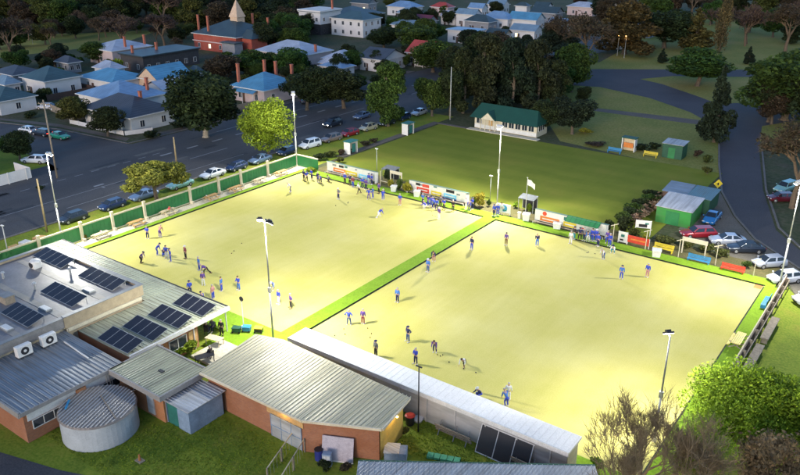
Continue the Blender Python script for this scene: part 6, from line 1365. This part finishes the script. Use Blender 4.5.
def pose(kind):
    """joints, facing +Y"""
    V_ = Vector; J = {}
    lean = dict(stand=.03, hips=.03, walk=.1, bowl=1.15, bend=.75, point=.05, crouch=.6, sit=.05, hold=.06, fold=.02)[kind]
    hz = dict(crouch=.45, bowl=.72, sit=.48, bend=.88).get(kind, .92)
    J['pel'] = V_((0, 0, hz)); up = V_((0, math.sin(lean), math.cos(lean)))
    J['waist'] = J['pel'] + up * .16; J['chest'] = J['pel'] + up * .40; J['neck'] = J['pel'] + up * .56
    hd = V_((0, math.sin(lean * .55), math.cos(lean * .55))); J['chin'] = J['neck'] + hd * .07 + V_((0, .01, 0)); J['head'] = J['neck'] + hd * .17 + V_((0, .015, 0)); J['top'] = J['neck'] + hd * .27
    fw = V_((0, math.cos(lean), -math.sin(lean)))
    for s in (-1, 1):
        k = 'L' if s < 0 else 'R'
        J['sh' + k] = J['chest'] + up * .09 + V_((s * .19, 0, 0)); J['hip' + k] = J['pel'] + V_((s * .095, 0, -.04))
    def arm(k, s, e, h): J['el' + k] = J['sh' + k] + V_(e); J['wr' + k] = J['el' + k] + V_(h)
    def leg(k, kn, an): J['kn' + k] = J['hip' + k] + V_(kn); J['an' + k] = V_((J['kn' + k].x + an[0], J['kn' + k].y + an[1], .08))
    dn = (.05, -.02, -.28)
    for s in (-1, 1):
        k = 'L' if s < 0 else 'R'
        if kind == 'stand': arm(k, s, (s * .05, -.02, -.28), (s * .02, .07, -.24)); leg(k, (s * .02, .02, -.40), (s * .01, -.02))
        elif kind == 'hips': arm(k, s, (s * .2, -.1, -.2), (-s * .14, .14, -.16)); leg(k, (s * .06, .02, -.40), (s * .03, -.02))
        elif kind == 'walk': arm(k, s, (s * .05, s * .10, -.27), (0, s * .06 + .1, -.22)); leg(k, (0, -s * .17, -.37), (0, -s * .12 - .06))
        elif kind == 'bowl':
            if s > 0: arm(k, s, (.04, .06, -.28), (0, .14, -.22)); leg(k, (.03, -.12, -.34), (.02, -.34))
            else: arm(k, s, (-.06, -.02, -.26), (.02, .1, -.18)); leg(k, (-.02, .27, -.22), (0, .02))
        elif kind == 'bend': arm(k, s, (s * .03, .05, -.27), (0, .04, -.22)); leg(k, (s * .03, .12, -.38), (0, -.12))
        elif kind == 'point':
            if s > 0: arm(k, s, (.10, .2, -.14), (.02, .24, .05))
            else: arm(k, s, (-.05, -.02, -.28), (0, .07, -.24))
            leg(k, (s * .04, 0, -.40), (s * .02, -.02))
        elif kind == 'hold': arm(k, s, (s * .04, .08, -.27), (-s * .1, .22, .04)); leg(k, (s * .03, .02, -.40), (s * .02, -.02))
        elif kind == 'fold': arm(k, s, (s * .06, .06, -.26), (-s * .24, .16, .02)); leg(k, (s * .04, .02, -.40), (s * .02, -.02))
        elif kind == 'crouch': arm(k, s, (s * .04, .15, -.24), (0, .2, -.08)); leg(k, (s * .08, .36, .06), (0, -.18))
        elif kind == 'sit': arm(k, s, (s * .06, .05, -.27), (-s * .04, .22, -.08)); leg(k, (s * .04, .40, .02), (0, .03))
    for k in 'LR': J['toe' + k] = J['an' + k] + V_((.02 if k == 'R' else -.02, .17, -.045)); J['an' + k].z = .09
    return J
def person_meshes(kind):
    J = pose(kind); names = ['pel', 'waist', 'chest', 'neck', 'chin', 'head', 'top']; rad = dict(pel=.12, waist=.11, chest=.125, neck=.055, chin=.075, head=.098, top=.07)
    idx = {}; vs = []; rs = []; es = []
    def av(n, r): idx[n] = len(vs); vs.append(tuple(J[n])); rs.append(r)
    for n in names: av(n, rad[n])
    for a, c in zip(names[:-1], names[1:]): es.append((idx[a], idx[c]))
    for k in 'LR':
        for n, r in (('sh', .06), ('el', .042), ('wr', .029)): av(n + k, r)
        d = (J['wr' + k] - J['el' + k]).normalized(); J['pm' + k] = J['wr' + k] + d * .07; av('pm' + k, (.042, .02)); es += [(idx['chest'], idx['sh' + k]), (idx['sh' + k], idx['el' + k]), (idx['el' + k], idx['wr' + k]), (idx['wr' + k], idx['pm' + k])]
        for n, r in (('hip', .09), ('kn', .058), ('an', .042), ('toe', .04)): av(n + k, r)
        es += [(idx['pel'], idx['hip' + k]), (idx['hip' + k], idx['kn' + k]), (idx['kn' + k], idx['an' + k]), (idx['an' + k], idx['toe' + k])]
    body = skin_mesh('person', vs, es, rs)
    # face and fingers joined into the body mesh
    bm = bmesh.new(); bm.from_mesh(body); b = MB(); H = J['head']; f = (J['head'] - J['neck']).normalized(); fr = Vector((0, f.z, -f.y)).normalized()
    b.tube(H + fr * .085 - f * .0, H + fr * .125 - f * .025, .018, .012, 6)
    for s in (-1, 1): b.ball(tuple(H + fr * .088 + Vector((s * .034, 0, 0)) + f * .015), .013, 6, 4); b.ball(tuple(H + Vector((s * .098, 0, 0))), .026, 6, 4, (.5, 1, 1.2))
    b.tube(H + fr * .09 - f * .055 - Vector((.025, 0, 0)), H + fr * .09 - f * .055 + Vector((.025, 0, 0)), .008, .008, 5)
    for k, s in (('L', -1), ('R', 1)):
        d = (J['pm' + k] - J['wr' + k]).normalized(); side = d.cross(Vector((1, 0, 0))).normalized(); 
        for i, L in enumerate((.062, .072, .068, .052)):
            p = J['pm' + k] + side * (.033 - i * .022) + d * .01; q = p + d * L * .55; cu = Vector((-s, 0, 0)); b.tube(p, q, .0095, .0085, 5); b.tube(q, q + (d + cu * .5).normalized() * L * .5, .0085, .006, 5)
        p = J['wr' + k] + d * .03 + side * .03; q = p + (d * .5 + side).normalized() * .04; b.tube(p, q, .011, .009, 5); b.tube(q, q + d * .03, .009, .007, 5)
    me2 = bpy.data.meshes.new('x'); me2.from_pydata(b.v, [], b.f); bm.from_mesh(me2); bm.to_mesh(body); bm.free(); bpy.data.meshes.remove(me2)
    # shirt
    vs = []; rs = []; es = []; idx = {}
    for n, r in (('pel', .138), ('waist', .135), ('chest', .15)): av(n, r)
    J['nb'] = J['chest'].lerp(J['neck'], .72); av('nb', .085); es += [(0, 1), (1, 2), (2, 3)]
    for k in 'LR':
        av('sh' + k, .078); av('el' + k, .06); J['cf' + k] = J['el' + k].lerp(J['wr' + k], .9); av('cf' + k, .045); es += [(idx['chest'], idx['sh' + k]), (idx['sh' + k], idx['el' + k]), (idx['el' + k], idx['cf' + k])]
    shirt = skin_mesh('shirt', vs, es, rs)
    vs = []; rs = []; es = []; idx = {}; J['wst'] = J['pel'].lerp(J['waist'], .6); av('pel', .142); av('wst', .132); es.append((0, 1))
    for k in 'LR':
        av('hip' + k, .108); av('kn' + k, .078); J['hm' + k] = J['kn' + k].lerp(J['an' + k], .93); av('hm' + k, .066); es += [(0, idx['hip' + k]), (idx['hip' + k], idx['kn' + k]), (idx['kn' + k], idx['hm' + k])]
    tr = skin_mesh('trousers', vs, es, rs)
    b = MB()
    for k in 'LR':
        a = J['an' + k]; t_ = J['toe' + k]; b.tube((a.x, a.y - .05, .045), (t_.x, t_.y + .04, .04), .052, .046, 8)
        b.ball((t_.x, t_.y + .03, .04), .05, 8, 5, (1, 1.2, .8)); b.ball((a.x, a.y - .04, .05), .055, 8, 5)
    so = b.build('shoes', 'cl_white'); shoes = so.data; bpy.data.objects.remove(so)
    b = MB(); c = H + f * .035 - fr * .014; n = 12
    for j in range(5):
        ph = math.pi / 2 * j / 4
        for i in range(n):
            a = 2 * math.pi * i / n; b.v.append(tuple(c + Vector((1, 0, 0)) * math.cos(a) * .112 * math.cos(ph) + fr * math.sin(a) * .118 * math.cos(ph) + f * (.105 * math.sin(ph) - .02)))
    for j in range(4):
        for i in range(n): b.f.append((j * n + i, j * n + (i + 1) % n, (j + 1) * n + (i + 1) % n, (j + 1) * n + i)); b.m.append(0)
    hh = b.build('hair', 'hair_grey', None, True); hair = hh.data; bpy.data.objects.remove(hh)
    b.tube(c - f * .03, c - f * .02, .17, .12, 14); hh = b.build('hat', 'cl_white'); hat = hh.data; bpy.data.objects.remove(hh)
    for m_, mt in ((body, 'skin'), (shirt, 'cl_blue'), (tr, 'cl_white')): m_.materials.clear(); m_.materials.append(MATS[mt])
    return dict(body=body, shirt=shirt, trousers=tr, shoes=shoes, hair=hair, hat=hat)
PM = {}
def person(px, py, kind, face, shirt, trousers, label, head='hair_grey', group='lawn bowlers and spectators', z=0.006, scale=1.0, xy=None):
    if kind not in PM: PM[kind] = person_meshes(kind)
    M = PM[kind]; x, y = xy or G(px, py, z)
    o = bpy.data.objects.new('person', M['body']); C.objects.link(o); o.location = (x, y, z); o.rotation_euler = (0, 0, R(face)); o.scale = (1.12 * scale, 1.12 * scale, 1.06 * scale)
    tag(o, label, 'person', group)
    hat = head.startswith('cl_')
    for nm, me, mt in (('shirt', M['shirt'], shirt), ('trousers', M['trousers'], trousers), ('shoes', M['shoes'], 'cl_white' if trousers != 'cl_black' else 'cl_black'), ('hat' if hat else 'hair', M['hat' if hat else 'hair'], head)):
        c = bpy.data.objects.new(nm, me); C.objects.link(c); c.parent = o; c.material_slots[0].link = 'OBJECT'; c.material_slots[0].material = MATS[mt]
    return o
B, S_, NV, W_, K, P_, PK, T_, D_ = 'cl_blue', 'cl_sky', 'cl_navy', 'cl_white', 'cl_black', 'cl_purple', 'cl_pink', 'cl_teal', 'cl_denim'
PEOPLE = [
 # left green, left part
 (148, 238.5, 'fold', 200, B, NV, 'bowler in blue with pale arms crossed, farthest left near the picnic tables'), (160, 237, 'bend', 20, PK, P_, 'stooping bowler in pink and purple near the picnic tables'),
 (141, 263, 'bend', -60, P_, K, 'bowler in purple top and black trousers leaning forward, leftmost on the left green'), (157, 255, 'bend', -30, B, B, 'bowler in blue bending at the left of the huddle near the solar roof'),
 (164, 257.5, 'crouch', 40, NV, B, 'bowler in navy crouching in the middle of the left huddle'), (167, 258.5, 'hips', 190, B, W_, 'bowler in blue and white inside the left huddle'), (171, 261.5, 'stand', 150, B, B, 'bowler in all blue at the right side of the left huddle'),
 (186, 258.5, 'stand', 170, 'cl_red', K, 'bowler in red and white right of the left huddle', ), (199.5, 270, 'stand', 160, S_, B, 'bowler in light blue standing in the middle of the left group'), (207, 273.5, 'bowl', 120, P_, K, 'bowler in purple stooping beside the light blue bowler'),
 (203.5, 285.5, 'stand', 30, P_, W_, 'bowler in purple blue with white legs above the verandah roof'), (190.5, 295, 'walk', 60, B, NV, 'bowler in blue stepping by the edge of the verandah roof'), (204, 302, 'crouch', 90, B, B, 'crouching bowler in blue half hidden by the verandah roof edge'),
 (213.5, 299, 'stand', 100, PK, B, 'bowler with a pink top and blue trousers near the verandah corner'), (222, 291, 'stand', 120, S_, B, 'bowler in light and dark blue right of the pink topped bowler'), (239, 290, 'hold', 180, B, S_, 'bowler in blue standing alone left of the thin black headed floodlight'),
 (273.5, 289, 'bowl', 200, S_, W_, 'bowler in pale blue crouching just right of the thin floodlight pole'), (279, 304, 'stand', 170, B, W_, 'bowler in blue with white trousers below the pale blue one'), (291, 308, 'hips', 150, P_, K, 'bowler in purple with black trousers lowest on the left green'),
 # left green, top
 (291, 192, 'bend', 120, W_, 'cl_grey', 'bowler in a white top bending alone near the fence corner'), (304, 180, 'stand', 180, NV, K, 'spectator in navy left of the small group at the top left of the green'), (307, 181.5, 'hips', 90, B, K, 'spectator in blue in the small group at the top left of the green'),
 (318, 182.5, 'stand', 10, NV, NV, 'dark navy dressed player left of a pair at the top of the left green'), (321, 183, 'bend', 190, B, K, 'blue topped player right of the pair at the top of the left green'), (330, 181.5, 'crouch', 160, 'cl_grey', K, 'grey crouching player before the far left shelter'),
 (338.5, 199, 'hips', 160, 'cl_grey', NV, 'bowler in grey top and navy shorts at the top of the left green'), (353, 187, 'stand', 180, 'cl_red', B, 'spectator in red and blue before the far left shelter'), (359, 193.5, 'walk', 150, W_, K, 'bowler in a white top and black trousers before the far left shelter'),
 (362.5, 188, 'hold', 200, B, NV, 'bowler in blue holding something before the far left shelter'), (369, 184, 'stand', 180, B, W_, 'blue topped spectator under the right end of the far left shelter'), (372, 184.5, 'stand', 150, B, NV, 'second blue topped spectator under the right end of the far left shelter'),
 (369, 199.5, 'hips', 200, B, P_, 'bowler in blue and purple left of a pair below the far left shelter'), (373, 198, 'stand', 150, S_, B, 'bowler in light blue right of a pair below the far left shelter'), (379, 193.5, 'stand', 160, P_, K, 'purple topped player standing at the bank by the grey shade shelter'),
 (383, 200, 'bend', 30, B, B, 'bowler in blue bending at the bank by the grey shade shelter'), (378.5, 217, 'bowl', -20, B, W_, 'bowler in blue and white stooping alone in the upper middle of the left green'), (400, 205, 'stand', 190, B, PK, 'bowler in blue with pink legs left of the middle shelter crowd'),
 (426, 208.5, 'crouch', 100, B, W_, 'crouching bowler in blue at the left of the middle crowd'), (428, 206, 'stand', 150, P_, B, 'purple topped bowler at the back of the middle crowd'), (431, 207.5, 'hips', 190, B, B, 'bowler in bright blue in the centre of the middle crowd'),
 (434, 208.5, 'bend', 60, B, NV, 'bowler in blue and navy leaning in the middle crowd'), (436.5, 210, 'stand', 200, B, NV, 'bowler in blue at the right of the middle crowd'), (440.5, 207, 'stand', 180, 'cl_grey', K, 'dark dressed spectator right of the middle crowd'), (439, 219, 'stand', 160, P_, W_, 'bowler in purple standing below the middle crowd'),
 (453, 211.5, 'stand', 180, K, K, 'dark dressed bowler between the middle crowd and the white topped pair'), (466, 209, 'stand', 160, W_, W_, 'white dressed spectator at the right end of the middle shelter'), (469.5, 210, 'bend', 200, B, 'cl_grey', 'bowler in blue with grey trousers at the right end of the middle shelter'), (472.5, 209, 'hold', 150, B, NV, 'bowler in blue and navy at the right end of the middle shelter'),
 (494, 216, 'stand', 170, B, NV, 'blue dressed person left of a pair at the foot of the tall centre pole'), (497.5, 215.5, 'stand', 190, B, B, 'blue dressed person right of a pair at the foot of the tall centre pole'), (501, 214, 'stand', 190, W_, W_, 'white dressed person at the foot of the tall centre pole'),
 (312, 179.5, 'hold', 170, B, NV, 'blue topped spectator between the two small groups at the top left bank'), (345, 183.5, 'stand', 180, B, K, 'blue topped spectator before the left end of the far left shelter'), (350, 185, 'fold', 170, NV, K, 'navy dressed spectator arms folded before the far left shelter'), (366, 189.5, 'stand', 190, P_, NV, 'purple topped spectator before the blue board of the far left shelter'), (423, 204.5, 'hold', 170, S_, NV, 'light blue topped spectator at the left rear of the middle crowd'), (444, 210, 'fold', 180, B, K, 'blue topped spectator with folded arms right of the middle crowd'),
 # right green
 (506, 245, 'stand', 180, P_, 'cl_brown', 'small bowler in purple and brown below the top corner of the right green'), (537, 246, 'bend', 30, NV, S_, 'bowler in navy bending below the flagpole'), (471.7, 249.5, 'stand', 170, NV, B, 'bowler in navy and blue beside the grass strip near the top'),
 (434, 261, 'bend', 200, NV, PK, 'bowler with pink legs standing on the grass strip edge'), (428, 272, 'stand', 170, S_, D_, 'bowler in light blue beside the grass strip'), (397.5, 302, 'stand', 180, S_, NV, 'bowler in light and dark blue right of the lower grass strip'),
 (349, 325, 'hips', 20, B, D_, 'bowler in blue with hands on hips near the white roof corner'), (363, 324, 'stand', 10, P_, 'cl_red', 'bowler in a purple and red striped top near the white roof corner'), (376, 356, 'stand', 170, 'cl_grey', K, 'bowler in grey and black at the edge of the long white roof'),
 (408, 341.5, 'hips', 160, NV, D_, 'bowler in navy with arms bent in the lower middle of the right green'), (415.7, 364, 'fold', 170, B, NV, 'bowler in blue and navy standing above the thin dark pole'), (435, 352, 'bend', 200, P_, NV, 'bowler in purple stooping in the lower middle of the right green'),
 (464, 366, 'bowl', 190, W_, K, 'bowler in a white top and black shorts alone in the lower middle'), (480.6, 397.5, 'crouch', 150, NV, B, 'crouching bowler in navy at the edge of the long white roof'), (506.5, 406.5, 'bend', 60, S_, B, 'bowler in bright blue bending at the edge of the long white roof'), (508, 400, 'stand', 20, W_, W_, 'white dressed bowler standing just behind the bright blue one'),
 # top right group
 (570.5, 243.5, 'stand', 180, W_, W_, 'white dressed bowler before the right shelter'), (574, 239, 'stand', 150, K, T_, 'tall dark topped spectator left of the green awning group'), (579.5, 240, 'hips', 200, NV, K, 'navy dressed spectator in the green awning group'), (584, 240.5, 'stand', 170, 'cl_grey', NV, 'grey topped spectator in the green awning group'),
 (588, 241, 'bend', 190, S_, W_, 'white trousered bowler in the green awning group'), (592, 241, 'stand', 170, B, B, 'bright blue dressed bowler third from the right under the green awning'), (596, 241.5, 'stand', 160, B, B, 'bright blue dressed bowler at the right end of the green awning'),
 (603.5, 259, 'bend', 160, W_, D_, 'white topped bowler leaning at the bank below the T shaped post'), (607, 243, 'hold', 200, P_, B, 'purple topped spectator left of the T shaped post'), (609.5, 246, 'stand', 170, B, B, 'blue dressed spectator at the T shaped post'), (613.5, 252.5, 'crouch', 180, W_, T_, 'crouching person in white and teal at the bank'),
 (621, 279, 'stand', 10, S_, B, 'bowler in blue seen from behind alone on the right green upper part'), (647, 277, 'stand', 170, B, PK, 'bowler in blue with pale legs rightmost on the right green'),
 (598, 246, 'stand', 150, B, NV, 'blue and navy dressed player at the bank right of the green awning group'),
]
cloth('cl_brown', (.12, .06, .03))
HD = ['hair_grey', 'cl_white', 'hair_brown', 'hair_grey', 'cl_navy', 'hair_grey']
for i, p in enumerate(PEOPLE):
    on = G(p[0], p[1]); z = .006
    if on[1] > -.05 or (-1.9 < on[0] < 0): z = BZ
    pr = p[:7] if len(p) >= 7 else p
    person(*pr, head=HD[(i * 5 + i // 3) % 6], z=z)
# people on the patio
person(0, 0, 'stand', 200, K, K, 'dark dressed person standing under the verandah corner post', z=.21, xy=G(222, 335, .2))
for px, py, f_, s_, l in [(207, 334, 40, K, 'dark dressed person seated on the patio nearest the verandah door'), (213, 330, 200, 'cl_grey', 'grey topped person seated on the patio near the corner post'), (211, 358, 90, K, 'dark dressed person seated by the lime shrub')]:
    x, y = G(px, py, .2); person(0, 0, 'sit', f_, s_, NV, l, z=.21, xy=(x, y))
    t = thing('garden_chair', 'chair under the ' + l.replace('person seated', 'sitter'), 'chair', (x, y, .21), R(f_), 'patio chairs')
    MB().box(-.25, .25, -.2, .28, .36, .4).build('seat', 'dark_metal', t); MB().box(-.25, .25, -.26, -.21, .4, .9).build('backrest', 'dark_metal', t)
    for sx in (-.22, .22):
        for sy in (-.2, .24): MB().box(sx - .02, sx + .02, sy - .02, sy + .02, 0, .36).build('leg', 'dark_metal', t)
for px, py, rz, l in [(215, 344, .2, 'pale outdoor table on the patio in front of the verandah'), (205, 362, 1.2, 'dark outdoor table beside the hall roof corner')]:
    x, y = G(px, py, .2); t = thing('patio_table', l, 'table', (x, y, .2), rz); m_ = 'timber_pale' if px > 210 else 'dark_metal'
    MB().box(-.9, .9, -.45, .45, .7, .75).build('table_top', m_, t)
    for sx in (-.8, .8):
        for sy in (-.38, .38): MB().box(sx - .03, sx + .03, sy - .03, sy + .03, 0, .7).build('leg', m_, t)
# bowls lying on the greens: small dark and pale balls in loose heads
bowl_m = ['cl_black', 'cl_navy', 'cl_brown']
rb = random.Random(5); bme = {}
for k in bowl_m:
    o = MB().ball((0, 0, .065), .065, 10, 8, (1, .9, 1)).build('bowl', k, None, True); bme[k] = o.data; bpy.data.objects.remove(o)
heads = [((363, 332), 9, 'near the white roof corner'), ((345, 338), 6, 'left of the lower grass strip end'), ((442, 355), 8, 'beside the purple stooping bowler'), ((232, 250), 7, 'right of the left huddle'), ((430, 214), 7, 'before the middle crowd'), ((345, 206), 6, 'below the grey topped bowler'), ((590, 252), 8, 'before the green awning group'), ((470, 372), 5, 'beside the white topped bowler')]
for (px, py), n, l in heads:
    for i in range(n // 2):
        x, y = G(px, py); k = rb.choice(bowl_m); o = bpy.data.objects.new('bowl', bme[k]); C.objects.link(o); o.location = (x + rb.gauss(0, .9), y + rb.gauss(0, .9), .004)
        tag(o, 'small lawn bowl in the head ' + l, 'bowl', 'lawn bowls ' + l)
